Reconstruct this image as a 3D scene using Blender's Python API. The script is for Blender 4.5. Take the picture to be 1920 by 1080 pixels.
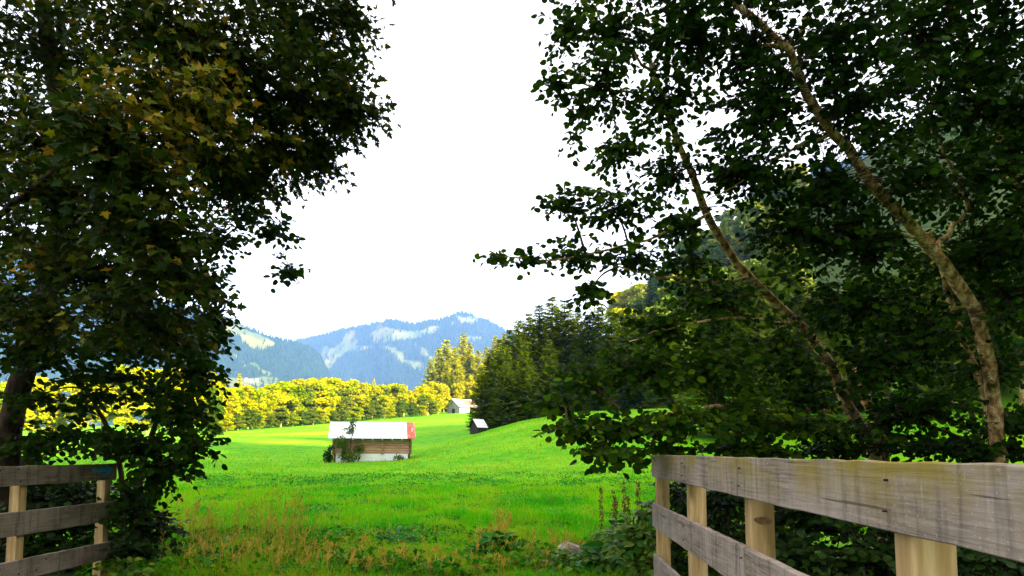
import bpy, math, random
import numpy as np
from mathutils import Matrix, Vector

random.seed(7)
rng = np.random.default_rng(7)
scene = bpy.context.scene
for o in list(bpy.data.objects):
    bpy.data.objects.remove(o, do_unlink=True)
C = scene.collection

# ------------------------------------------------------------------ camera
F, PPX, PPY, PITCH, EYE = 1280.0, 960.0, 736.0, math.radians(5.0), 1.5
cam = bpy.data.cameras.new('camera'); cam_o = bpy.data.objects.new('camera', cam); C.objects.link(cam_o)
cam.sensor_width = 36.0; cam.lens = 36.0 * F / 1920.0
cam.shift_x = 0.0; cam.shift_y = (PPY - 540.0) / 1920.0
cam.clip_start = 0.05; cam.clip_end = 30000.0
cam_o.location = (0, 0, EYE); cam_o.rotation_euler = (math.pi / 2 + PITCH, 0, 0)
scene.camera = cam_o

# ------------------------------------------------------------------ sky and sun
SUN_EL = math.radians(25.0)
SUN_H = (0.8, -0.6)                      # horizontal direction towards the sun: right and behind the viewer
w = bpy.data.worlds.new('World'); scene.world = w; w.use_nodes = True
nt = w.node_tree; nt.nodes.clear()
sky = nt.nodes.new('ShaderNodeTexSky'); sky.sky_type = 'NISHITA'; sky.sun_disc = False
sky.sun_elevation = SUN_EL
sky.sun_rotation = math.atan2(SUN_H[0], SUN_H[1])
sky.air_density = 1.0; sky.dust_density = 3.0; sky.ozone_density = 1.0; sky.altitude = 800
veil = nt.nodes.new('ShaderNodeMixRGB'); veil.inputs[0].default_value = 0.78     # thin high cloud over the whole sky
veil.inputs[2].default_value = (4.9, 4.55, 4.2, 1)
bg = nt.nodes.new('ShaderNodeBackground'); bg.inputs[1].default_value = 0.1
wo = nt.nodes.new('ShaderNodeOutputWorld')
nt.links.new(sky.outputs[0], veil.inputs[1]); nt.links.new(veil.outputs[0], bg.inputs[0]); nt.links.new(bg.outputs[0], wo.inputs[0])

sl = bpy.data.lights.new('sun', 'SUN'); sl.energy = 5.0; sl.angle = math.radians(0.5); sl.color = (1.0, 0.88, 0.66)
so = bpy.data.objects.new('sun', sl); C.objects.link(so)
sdir = Vector((SUN_H[0] * math.cos(SUN_EL), SUN_H[1] * math.cos(SUN_EL), math.sin(SUN_EL)))
so.rotation_euler = sdir.to_track_quat('Z', 'Y').to_euler(); so.location = (80, -60, 60)

scene.view_settings.view_transform = 'Standard'; scene.view_settings.look = 'None'
scene.view_settings.exposure = 2.68; scene.view_settings.gamma = 1.0
scene.view_settings.use_curve_mapping = False
scene.render.engine = 'CYCLES'
scene.cycles.max_bounces = 6; scene.cycles.diffuse_bounces = 3; scene.cycles.glossy_bounces = 2
scene.cycles.transmission_bounces = 4; scene.cycles.transparent_max_bounces = 6; scene.cycles.volume_bounces = 1
scene.cycles.use_denoising = True

# ------------------------------------------------------------------ helpers
CT, ST = math.cos(PITCH), math.sin(PITCH)
def P(px, py, d):
    """point at depth d (metres along +Y) seen at photograph pixel px, py"""
    u = (np.asarray(px, float) - PPX) / F; v = -(np.asarray(py, float) - PPY) / F
    yy = CT - ST * v; zz = ST + CT * v
    return np.stack(np.broadcast_arrays(u / yy * d, d + 0 * u, EYE + zz / yy * d), -1)
def proj(p):
    p = np.asarray(p, float); x, y, z = p[..., 0], p[..., 1], p[..., 2] - EYE
    f = CT * y + ST * z; v = -ST * y + CT * z
    f = np.where(np.abs(f) < 1e-6, 1e-6, f)
    return PPX + F * x / f, PPY - F * v / f, f
def ss(x, a, b):
    t = np.clip((np.asarray(x, float) - a) / (b - a), 0, 1); return t * t * (3 - 2 * t)
def unit(a):
    a = np.asarray(a, float); return a / np.maximum(np.linalg.norm(a, axis=-1, keepdims=True), 1e-9)

_lat = rng.random((64, 64, 64))
def vnoise(p):
    p = np.asarray(p, float); i = np.floor(p).astype(int); f = p - i; f = f * f * (3 - 2 * f); r = 0
    for dx in (0, 1):
        for dy in (0, 1):
            for dz in (0, 1):
                wgt = (f[..., 0] if dx else 1 - f[..., 0]) * (f[..., 1] if dy else 1 - f[..., 1]) * (f[..., 2] if dz else 1 - f[..., 2])
                r = r + wgt * _lat[(i[..., 0] + dx) % 64, (i[..., 1] + dy) % 64, (i[..., 2] + dz) % 64]
    return r
def fbm(p, n=4):
    p = np.asarray(p, float); a, s, r = 0.5, 1.0, 0
    for k in range(n): r = r + a * vnoise(p * s + 17.3 * k); a *= 0.5; s *= 2.03
    return r
def noise2(x, y, s, n=4):
    return fbm(np.stack(np.broadcast_arrays(np.asarray(x, float) * s, np.asarray(y, float) * s, 0.5), -1), n)

def np_mesh(name, v, tris=None, quads=None, mat=None, attrs=None, smooth=False):
    me = bpy.data.meshes.new(name)
    v = np.asarray(v, np.float32).reshape(-1, 3)
    tris = np.zeros((0, 3), np.int32) if tris is None else np.asarray(tris, np.int32).reshape(-1, 3)
    quads = np.zeros((0, 4), np.int32) if quads is None else np.asarray(quads, np.int32).reshape(-1, 4)
    me.vertices.add(len(v)); me.vertices.foreach_set('co', v.ravel())
    loops = np.concatenate([tris.ravel(), quads.ravel()])
    me.loops.add(len(loops)); me.loops.foreach_set('vertex_index', loops)
    tot = np.concatenate([np.full(len(tris), 3, np.int32), np.full(len(quads), 4, np.int32)])
    st = np.concatenate([[0], np.cumsum(tot)[:-1]]).astype(np.int32) if len(tot) else np.zeros(0, np.int32)
    me.polygons.add(len(tot)); me.polygons.foreach_set('loop_start', st)
    me.polygons.foreach_set('loop_total', tot)
    me.polygons.foreach_set('use_smooth', np.full(len(tot), bool(smooth)))
    for k, a in (attrs or {}).items():
        at = me.attributes.new(k, 'FLOAT', 'POINT'); at.data.foreach_set('value', np.asarray(a, np.float32))
    me.update(calc_edges=True)
    if mat: me.materials.append(mat)
    return me
def link(name, me, parent=None, loc=None, rotz=None):
    o = bpy.data.objects.new(name, me); C.objects.link(o)
    if parent is not None: o.parent = parent
    if loc is not None: o.location = loc
    if rotz is not None: o.rotation_euler = (0, 0, rotz)
    return o
def empty(name, loc=(0, 0, 0), rotz=0):
    o = bpy.data.objects.new(name, None); C.objects.link(o); o.location = loc; o.rotation_euler = (0, 0, rotz); o.empty_display_size = 0.3
    return o
def tag(o, label=None, cat=None, group=None, kind=None):
    if label: o['label'] = label
    if cat: o['category'] = cat
    if group: o['group'] = group
    if kind: o['kind'] = kind
    return o

class MB:
    """collects shapes into one mesh"""
    def __init__(s): s.v = []; s.t = []; s.q = []; s.n = 0
    def add(s, v, t=None, q=None):
        v = np.asarray(v, float).reshape(-1, 3); s.v.append(v)
        if t is not None and len(t): s.t.append(np.asarray(t, int).reshape(-1, 3) + s.n)
        if q is not None and len(q): s.q.append(np.asarray(q, int).reshape(-1, 4) + s.n)
        s.n += len(v); return s
    def box(s, lo, hi, bev=0.0, M=None):
        lo = np.asarray(lo, float); hi = np.asarray(hi, float)
        if bev <= 0:
            v = np.array([[x, y, z] for x in (lo[0], hi[0]) for y in (lo[1], hi[1]) for z in (lo[2], hi[2])])
            q = [[0, 1, 3, 2], [4, 6, 7, 5], [0, 4, 5, 1], [2, 3, 7, 6], [0, 2, 6, 4], [1, 5, 7, 3]]; t = []
        else:
            v = []
            for ax in range(3):
                for sx in (0, 1):
                    for sy in (0, 1):
                        for sz in (0, 1):
                            c = [(lo, hi)[sx][0], (lo, hi)[sy][1], (lo, hi)[sz][2]]; sg = [1 - 2 * sx, 1 - 2 * sy, 1 - 2 * sz]
                            for k in range(3):
                                if k != ax: c[k] += sg[k] * bev
                            v.append(c)
            def idx(ax, sx, sy, sz): return ax * 8 + sx * 4 + sy * 2 + sz
            q, t = [], []
            for ax in range(3):
                for sd in (0, 1):
                    cs = []
                    for a, b in ((0, 0), (1, 0), (1, 1), (0, 1)):
                        c = [0, 0, 0]; c[ax] = sd; c[(ax + 1) % 3] = a; c[(ax + 2) % 3] = b; cs.append(idx(ax, *c))
                    q.append(cs if sd else cs[::-1])
            for ax in range(3):
                b1, b2 = (ax + 1) % 3, (ax + 2) % 3
                for s1 in (0, 1):
                    for s2 in (0, 1):
                        c0 = [0, 0, 0]; c0[b1] = s1; c0[b2] = s2; c1 = list(c0); c0[ax] = 0; c1[ax] = 1
                        qq = [idx(b1, *c0), idx(b1, *c1), idx(b2, *c1), idx(b2, *c0)]
                        q.append(qq if (s1 + s2) % 2 == 1 else qq[::-1])
            for sx in (0, 1):
                for sy in (0, 1):
                    for sz in (0, 1):
                        tt = [idx(0, sx, sy, sz), idx(1, sx, sy, sz), idx(2, sx, sy, sz)]
                        t.append(tt if (sx + sy + sz) % 2 == 1 else tt[::-1])
            v = np.array(v)
        if M is not None: v = v @ np.asarray(M)[:3, :3].T + np.asarray(M)[:3, 3]
        return s.add(v, t, q)
    def tube(s, pts, rad, n=6, cap=True, rough=0.0, seed=0):
        pts = np.asarray(pts, float); rad = np.broadcast_to(np.asarray(rad, float), (len(pts),))
        tan = np.gradient(pts, axis=0); tan = unit(tan)
        ref = np.array([0.31, 0.17, 0.93]); a = unit(np.cross(tan, ref)); b = np.cross(tan, a)
        th = np.linspace(0, 2 * np.pi, n, endpoint=False)
        rr = rad[:, None] * np.ones(n)
        if rough > 0:
            r2 = np.random.default_rng(seed); rr = rr * (1 + rough * (r2.random(rr.shape) - 0.5) * 2)
        v = pts[:, None] + rr[..., None] * (np.cos(th)[None, :, None] * a[:, None] + np.sin(th)[None, :, None] * b[:, None])
        k = len(pts); q = []
        for i in range(k - 1):
            for j in range(n): q.append([i * n + j, i * n + (j + 1) % n, (i + 1) * n + (j + 1) % n, (i + 1) * n + j])
        v = v.reshape(-1, 3); t = []
        if cap:
            c = len(v); v = np.vstack([v, pts[0], pts[-1]])
            for j in range(n): t += [[c, (j + 1) % n, j], [c + 1, (k - 1) * n + j, (k - 1) * n + (j + 1) % n]]
        return s.add(v, t, q)
    def mesh(s, name, mat, smooth=False):
        return np_mesh(name, np.vstack(s.v), np.vstack(s.t) if s.t else None, np.vstack(s.q) if s.q else None, mat, smooth=smooth)
    def obj(s, name, mat, parent=None, loc=None, rotz=None, smooth=False):
        return link(name, s.mesh(name, mat, smooth), parent, loc, rotz)

def spline(pts, n):
    pts = np.asarray(pts, float); k = len(pts)
    if k == 2: return pts[0] + np.linspace(0, 1, n)[:, None] * (pts[1] - pts[0])
    pp = np.vstack([2 * pts[0] - pts[1], pts, 2 * pts[-1] - pts[-2]])
    t = np.linspace(0, k - 1 - 1e-6, n); i = t.astype(int); f = (t - i)[:, None]
    p0, p1, p2, p3 = pp[i], pp[i + 1], pp[i + 2], pp[i + 3]
    return 0.5 * (2 * p1 + (p2 - p0) * f + (2 * p0 - 5 * p1 + 4 * p2 - p3) * f ** 2 + (3 * p1 - p0 - 3 * p2 + p3) * f ** 3)

# ------------------------------------------------------------------ materials
def new_mat(name):
    m = bpy.data.materials.new(name); m.use_nodes = True; m.node_tree.nodes.clear(); return m, m.node_tree.nodes, m.node_tree.links
def ramp(nodes, stops):
    r = nodes.new('ShaderNodeValToRGB'); e = r.color_ramp.elements
    while len(e) < len(stops): e.new(0.5)
    for k, (p, c) in enumerate(stops): e[k].position = p; e[k].color = (*c, 1)
    return r
def leaf_mat(name, stops, transl=0.25, rough=0.5, spec=0.3, autumn_lit=None, tcol=None):
    m, N, L = new_mat(name)
    at = N.new('ShaderNodeAttribute'); at.attribute_name = 'tint'
    oi = N.new('ShaderNodeObjectInfo')
    ad = N.new('ShaderNodeMath'); ad.operation = 'ADD'; L.new(at.outputs['Fac'], ad.inputs[0]); L.new(oi.outputs['Random'], ad.inputs[1])
    fr = N.new('ShaderNodeMath'); fr.operation = 'PINGPONG'; fr.inputs[1].default_value = 1.0; L.new(ad.outputs[0], fr.inputs[0])
    r = ramp(N, stops); L.new(fr.outputs[0], r.inputs[0]); col = r.outputs[0]
    if autumn_lit:
        a2 = N.new('ShaderNodeAttribute'); a2.attribute_name = 'autumn_lit'
        r2 = ramp(N, autumn_lit); L.new(fr.outputs[0], r2.inputs[0])
        mx = N.new('ShaderNodeMixRGB'); L.new(a2.outputs['Fac'], mx.inputs[0]); L.new(col, mx.inputs[1]); L.new(r2.outputs[0], mx.inputs[2]); col = mx.outputs[0]
    b = N.new('ShaderNodeBsdfPrincipled'); b.inputs['Roughness'].default_value = rough; b.inputs['Specular IOR Level'].default_value = spec
    L.new(col, b.inputs['Base Color'])
    tr = N.new('ShaderNodeBsdfTranslucent'); L.new(col, tr.inputs[0])
    mix = N.new('ShaderNodeMixShader'); mix.inputs[0].default_value = transl
    L.new(b.outputs[0], mix.inputs[1]); L.new(tr.outputs[0], mix.inputs[2])
    out = N.new('ShaderNodeOutputMaterial'); L.new(mix.outputs[0], out.inputs[0])
    return m
def noise_mat(name, stops, scale=(4, 4, 4), detail=6, rough=0.8, spec=0.2, bump=0.0, bump_scale=None, obj_random=0.0, coord='Object', distort=0.0, extra=None, metallic=0.0):
    m, N, L = new_mat(name)
    tc = N.new('ShaderNodeTexCoord'); mp = N.new('ShaderNodeMapping'); mp.inputs['Scale'].default_value = scale
    src = tc.outputs[coord]
    oi = N.new('ShaderNodeObjectInfo')
    va = N.new('ShaderNodeVectorMath'); va.operation = 'MULTIPLY_ADD'
    L.new(oi.outputs['Random'], va.inputs[0]); va.inputs[1].default_value = (31, 17, 23); L.new(src, va.inputs[2])
    L.new(va.outputs[0], mp.inputs[0])
    nz = N.new('ShaderNodeTexNoise'); nz.inputs['Scale'].default_value = 1.0; nz.inputs['Detail'].default_value = detail; nz.inputs['Roughness'].default_value = 0.62
    nz.inputs['Distortion'].default_value = distort
    L.new(mp.outputs[0], nz.inputs['Vector'])
    r = ramp(N, stops); fac = nz.outputs['Fac']
    if obj_random:
        mu = N.new('ShaderNodeMath'); mu.operation = 'MULTIPLY_ADD'; L.new(oi.outputs['Random'], mu.inputs[0]); mu.inputs[1].default_value = obj_random; 
        sb = N.new('ShaderNodeMath'); sb.operation = 'SUBTRACT'; L.new(fac, sb.inputs[0]); sb.inputs[1].default_value = obj_random / 2
        L.new(sb.outputs[0], mu.inputs[2]); fac = mu.outputs[0]
    L.new(fac, r.inputs[0]); col = r.outputs[0]
    for (st2, sc2, c2) in (extra or []):
        mp2 = N.new('ShaderNodeMapping'); mp2.inputs['Scale'].default_value = sc2; L.new(va.outputs[0], mp2.inputs[0])
        n2 = N.new('ShaderNodeTexNoise'); n2.inputs['Scale'].default_value = 1.0; n2.inputs['Detail'].default_value = 5; L.new(mp2.outputs[0], n2.inputs['Vector'])
        r2 = ramp(N, [(st2[0], (0, 0, 0)), (st2[1], (1, 1, 1))]); L.new(n2.outputs['Fac'], r2.inputs[0])
        mx = N.new('ShaderNodeMixRGB'); L.new(r2.outputs[0], mx.inputs[0]); L.new(col, mx.inputs[1]); mx.inputs[2].default_value = (*c2, 1); col = mx.outputs[0]
    b = N.new('ShaderNodeBsdfPrincipled'); b.inputs['Roughness'].default_value = rough; b.inputs['Specular IOR Level'].default_value = spec; b.inputs['Metallic'].default_value = metallic
    L.new(col, b.inputs['Base Color'])
    if bump > 0:
        bp = N.new('ShaderNodeBump'); bp.inputs['Strength'].default_value = 1.0; bp.inputs['Distance'].default_value = bump
        L.new(nz.outputs['Fac'], bp.inputs['Height']); L.new(bp.outputs[0], b.inputs['Normal'])
    out = N.new('ShaderNodeOutputMaterial'); L.new(b.outputs[0], out.inputs[0])
    return m

M_MAPLE = leaf_mat('maple_leaf', [(0.0, (0.003, 0.013, 0.0005)), (0.5, (0.008, 0.026, 0.0006)), (1.0, (0.026, 0.052, 0.001))], 0.25, 0.6, 0.05,
                   autumn_lit=[(0.0, (0.08, 0.115, 0.001)), (0.6, (0.19, 0.18, 0.002)), (1.0, (0.30, 0.15, 0.006))])  # orange end is autumn colour, yellow-green end paints leaves catching light
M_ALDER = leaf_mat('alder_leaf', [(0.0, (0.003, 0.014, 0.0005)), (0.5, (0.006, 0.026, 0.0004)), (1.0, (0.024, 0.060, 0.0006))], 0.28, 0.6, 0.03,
                   autumn_lit=[(0.0, (0.028, 0.075, 0.001)), (0.6, (0.055, 0.12, 0.001)), (1.0, (0.11, 0.16, 0.002))])  # yellow-green ramp paints sunlight on the low alder sprays
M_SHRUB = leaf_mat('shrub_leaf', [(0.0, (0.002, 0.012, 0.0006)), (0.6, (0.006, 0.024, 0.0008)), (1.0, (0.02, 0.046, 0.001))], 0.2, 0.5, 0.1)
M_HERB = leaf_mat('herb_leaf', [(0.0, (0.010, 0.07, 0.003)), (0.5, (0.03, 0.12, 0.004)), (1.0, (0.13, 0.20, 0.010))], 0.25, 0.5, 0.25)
M_DOCK = leaf_mat('dock_stem', [(0.0, (0.06, 0.018, 0.008)), (0.6, (0.14, 0.05, 0.015)), (1.0, (0.22, 0.10, 0.03))], 0.1, 0.7, 0.1)
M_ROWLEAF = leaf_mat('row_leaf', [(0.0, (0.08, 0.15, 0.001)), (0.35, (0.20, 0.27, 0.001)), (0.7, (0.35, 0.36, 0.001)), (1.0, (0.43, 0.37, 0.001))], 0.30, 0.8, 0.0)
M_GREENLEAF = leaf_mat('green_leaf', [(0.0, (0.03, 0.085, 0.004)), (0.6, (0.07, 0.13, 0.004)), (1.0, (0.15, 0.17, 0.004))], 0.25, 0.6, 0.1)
M_SPRUCE = leaf_mat('spruce_needle', [(0.0, (0.022, 0.058, 0.001)), (0.5, (0.042, 0.088, 0.001)), (1.0, (0.13, 0.165, 0.002))], 0.12, 0.9, 0.0)
M_SUNLIT_CONIFER = leaf_mat('sunlit_conifer_needle', [(0.0, (0.20, 0.24, 0.001)), (0.5, (0.36, 0.38, 0.001)), (1.0, (0.45, 0.42, 0.001))], 0.25, 0.6, 0.1)  # yellow of the sun on these conifers is put into the needle colour
M_FAR = leaf_mat('far_conifer', [(0.0, (0.006, 0.014, 0.006)), (1.0, (0.014, 0.028, 0.010))], 0.0, 0.9, 0.0)
M_GRASS = leaf_mat('grass_blade', [(0.0, (0.008, 0.15, 0.001)), (0.45, (0.035, 0.34, 0.001)), (0.8, (0.12, 0.47, 0.001)), (1.0, (0.34, 0.42, 0.004))], 0.4, 0.6, 0.03,
                   autumn_lit=[(0.0, (0.20, 0.13, 0.01)), (1.0, (0.36, 0.21, 0.03))])
M_BARK = noise_mat('alder_bark', [(0.25, (0.02, 0.014, 0.008)), (0.40, (0.17, 0.09, 0.028)), (0.52, (0.46, 0.28, 0.10)), (0.66, (0.76, 0.58, 0.30))], (15, 15, 9), 5, 0.9, 0.1, 0.01)
M_BARK2 = noise_mat('dark_bark', [(0.3, (0.005, 0.004, 0.003)), (0.5, (0.022, 0.015, 0.009)), (0.7, (0.075, 0.05, 0.025))], (10, 10, 3), 5, 0.95, 0.05, 0.015)
M_TWIG = noise_mat('twig_bark', [(0.3, (0.02, 0.012, 0.007)), (0.7, (0.07, 0.045, 0.025))], (20, 20, 20), 2, 0.9, 0.1)
def rail_mat():
    m, N, L = new_mat('weathered_rail')
    tc = N.new('ShaderNodeTexCoord'); oi = N.new('ShaderNodeObjectInfo')
    va = N.new('ShaderNodeVectorMath'); va.operation = 'MULTIPLY_ADD'; L.new(oi.outputs['Random'], va.inputs[0]); va.inputs[1].default_value = (31, 17, 0); L.new(tc.outputs['Object'], va.inputs[2])
    def nz(sc, det, lo, hi, rough=0.6, dist=0.0):
        mp = N.new('ShaderNodeMapping'); mp.inputs['Scale'].default_value = sc; L.new(va.outputs[0], mp.inputs[0])
        n = N.new('ShaderNodeTexNoise'); n.inputs['Scale'].default_value = 1; n.inputs['Detail'].default_value = det; n.inputs['Roughness'].default_value = rough; n.inputs['Distortion'].default_value = dist; L.new(mp.outputs[0], n.inputs['Vector'])
        r = ramp(N, [(lo, (0, 0, 0)), (hi, (1, 1, 1))]); L.new(n.outputs['Fac'], r.inputs[0]); return r.outputs[0], n
    def mix(f, c1, c2, amt=1.0):
        mx = N.new('ShaderNodeMixRGB')
        mu = N.new('ShaderNodeMath'); mu.operation = 'MULTIPLY'; L.new(f, mu.inputs[0]); mu.inputs[1].default_value = amt; L.new(mu.outputs[0], mx.inputs[0])
        if isinstance(c1, tuple): mx.inputs[1].default_value = (*c1, 1)
        else: L.new(c1, mx.inputs[1])
        mx.inputs[2].default_value = (*c2, 1); return mx.outputs[0]
    g, gn = nz((3.5, 30, 75), 5, 0.32, 0.70)                        # fine grain along the board
    col = mix(g, (0.105, 0.078, 0.057), (0.27, 0.210, 0.155))
    f, _ = nz((2.4, 2, 3.0), 4, 0.38, 0.66); col = mix(f, col, (0.35, 0.28, 0.22), 0.6)      # worn paler areas
    f, _ = nz((16, 4, 1.6), 4, 0.50, 0.74); col = mix(f, col, (0.045, 0.035, 0.032), 0.75)     # water stains down the face
    f, _ = nz((34, 10, 2.6), 3, 0.63, 0.72); col = mix(f, col, (0.42, 0.36, 0.29), 0.55)       # pale scuffs
    f, sp = nz((70, 70, 90), 2, 0.60, 0.68); col = mix(f, col, (0.40, 0.36, 0.32), 0.45)       # speckle
    f, _ = nz((1.1, 30, 46), 2, 0.67, 0.70); col = mix(f, col, (0.035, 0.028, 0.025), 0.8)     # checks
    sep = N.new('ShaderNodeSeparateXYZ'); L.new(tc.outputs['Object'], sep.inputs[0])
    mr = N.new('ShaderNodeMapRange'); mr.inputs[1].default_value = EYE - 0.21; mr.inputs[2].default_value = EYE - 0.05; L.new(sep.outputs[2], mr.inputs[0])
    f, _ = nz((3.0, 3, 4.0), 5, 0.40, 0.60); mm = N.new('ShaderNodeMath'); mm.operation = 'MULTIPLY'; L.new(f, mm.inputs[0]); L.new(mr.outputs[0], mm.inputs[1])
    col = mix(mm.outputs[0], col, (0.20, 0.145, 0.012), 0.85)                                   # lichen along the top edge
    bs = N.new('ShaderNodeBsdfPrincipled'); bs.inputs['Roughness'].default_value = 0.9; bs.inputs['Specular IOR Level'].default_value = 0.1; L.new(col, bs.inputs['Base Color'])
    bp = N.new('ShaderNodeBump'); bp.inputs['Distance'].default_value = 0.004; L.new(gn.outputs['Fac'], bp.inputs['Height']); L.new(bp.outputs[0], bs.inputs['Normal'])
    out = N.new('ShaderNodeOutputMaterial'); L.new(bs.outputs[0], out.inputs[0]); return m
M_RAIL = rail_mat()
M_POST = noise_mat('pine_post', [(0.28, (0.22, 0.12, 0.035)), (0.5, (0.46, 0.30, 0.12)), (0.72, (0.66, 0.48, 0.24))], (22, 22, 1.6), 6, 0.8, 0.2, 0.003,
                   extra=[((0.42, 0.62), (2.5, 2.5, 0.9), (0.30, 0.19, 0.08)), ((0.52, 0.68), (4, 4, 1.4), (0.15, 0.10, 0.03))])
M_KNOT = noise_mat('wood_knot', [(0.3, (0.06, 0.03, 0.012)), (0.7, (0.15, 0.08, 0.03))], (40, 40, 40), 3, 0.8)
M_NAIL = noise_mat('rusty_nail', [(0.3, (0.012, 0.008, 0.007)), (0.7, (0.04, 0.025, 0.02))], (60, 60, 60), 2, 0.8)
M_BLUE = noise_mat('blue_paint', [(0.3, (0.010, 0.28, 0.75)), (0.7, (0.02, 0.40, 0.92))], (30, 30, 30), 4, 0.6)
M_LOG = noise_mat('grey_log', [(0.25, (0.20, 0.10, 0.055)), (0.5, (0.45, 0.25, 0.15)), (0.75, (0.60, 0.37, 0.23))], (1.5, 14, 14), 6, 0.9, 0.1, 0.01, obj_random=0.2)
M_LOGEND = noise_mat('brown_log', [(0.25, (0.06, 0.028, 0.014)), (0.5, (0.17, 0.085, 0.045)), (0.8, (0.35, 0.22, 0.14))], (3, 10, 10), 5, 0.9, 0.1, 0.01, obj_random=0.25)
M_WHITEBOARD = noise_mat('white_board', [(0.2, (0.60, 0.57, 0.52)), (0.45, (0.86, 0.85, 0.83)), (0.8, (0.90, 0.89, 0.88))], (2, 12, 12), 6, 0.7, 0.2, 0.004, obj_random=0.1)
M_TIN = noise_mat('pale_tin', [(0.25, (0.78, 0.75, 0.73)), (0.45, (0.87, 0.87, 0.87)), (0.8, (0.90, 0.90, 0.90))], (3, 1, 1), 5, 0.45, 0.4, obj_random=0.1,
                 extra=[((0.66, 0.72), (9, 1.1, 1.1), (0.50, 0.17, 0.12))])
M_RED = noise_mat('rusty_red_tin', [(0.25, (0.36, 0.06, 0.03)), (0.6, (0.55, 0.13, 0.06)), (0.8, (0.60, 0.24, 0.16))], (10, 1.2, 1.2), 5, 0.6, 0.3,
                 extra=[((0.60, 0.66), (14, 0.8, 0.8), (0.78, 0.72, 0.70))])
M_DARKWOOD = noise_mat('dark_timber', [(0.3, (0.012, 0.010, 0.008)), (0.7, (0.05, 0.04, 0.03))], (4, 12, 12), 5, 0.9)
M_GREYBOARD = noise_mat('grey_board', [(0.25, (0.17, 0.155, 0.15)), (0.5, (0.30, 0.28, 0.275)), (0.75, (0.42, 0.40, 0.39))], (10, 10, 0.8), 5, 0.9, 0.1, obj_random=0.2)
M_PLASTER = noise_mat('old_plaster', [(0.25, (0.40, 0.34, 0.26)), (0.7, (0.66, 0.60, 0.52))], (2, 2, 2), 5, 0.9)
M_GLASS = noise_mat('dark_glass', [(0.3, (0.02, 0.022, 0.025)), (0.7, (0.04, 0.045, 0.05))], (2, 2, 2), 2, 0.1, 0.5)
M_POLE = noise_mat('pale_pole', [(0.3, (0.42, 0.30, 0.14)), (0.7, (0.6, 0.46, 0.24))], (12, 12, 1), 4, 0.8)
M_ROCK = noise_mat('pale_rock', [(0.3, (0.10, 0.075, 0.035)), (0.5, (0.26, 0.23, 0.18)), (0.7, (0.46, 0.43, 0.39))], (6, 6, 9), 6, 0.85, 0.2, 0.03,
                  extra=[((0.60, 0.70), (5, 5, 5), (0.40, 0.30, 0.10))])
M_DECK = noise_mat('deck_board', [(0.3, (0.08, 0.07, 0.06)), (0.7, (0.2, 0.18, 0.16))], (2, 12, 12), 5, 0.9)
def dry_mat(): return leaf_mat('dry_stem', [(0.0, (0.20, 0.11, 0.008)), (0.5, (0.38, 0.22, 0.018)), (1.0, (0.55, 0.38, 0.06))], 0.15, 0.8, 0.1)
M_DRY = dry_mat()

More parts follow.
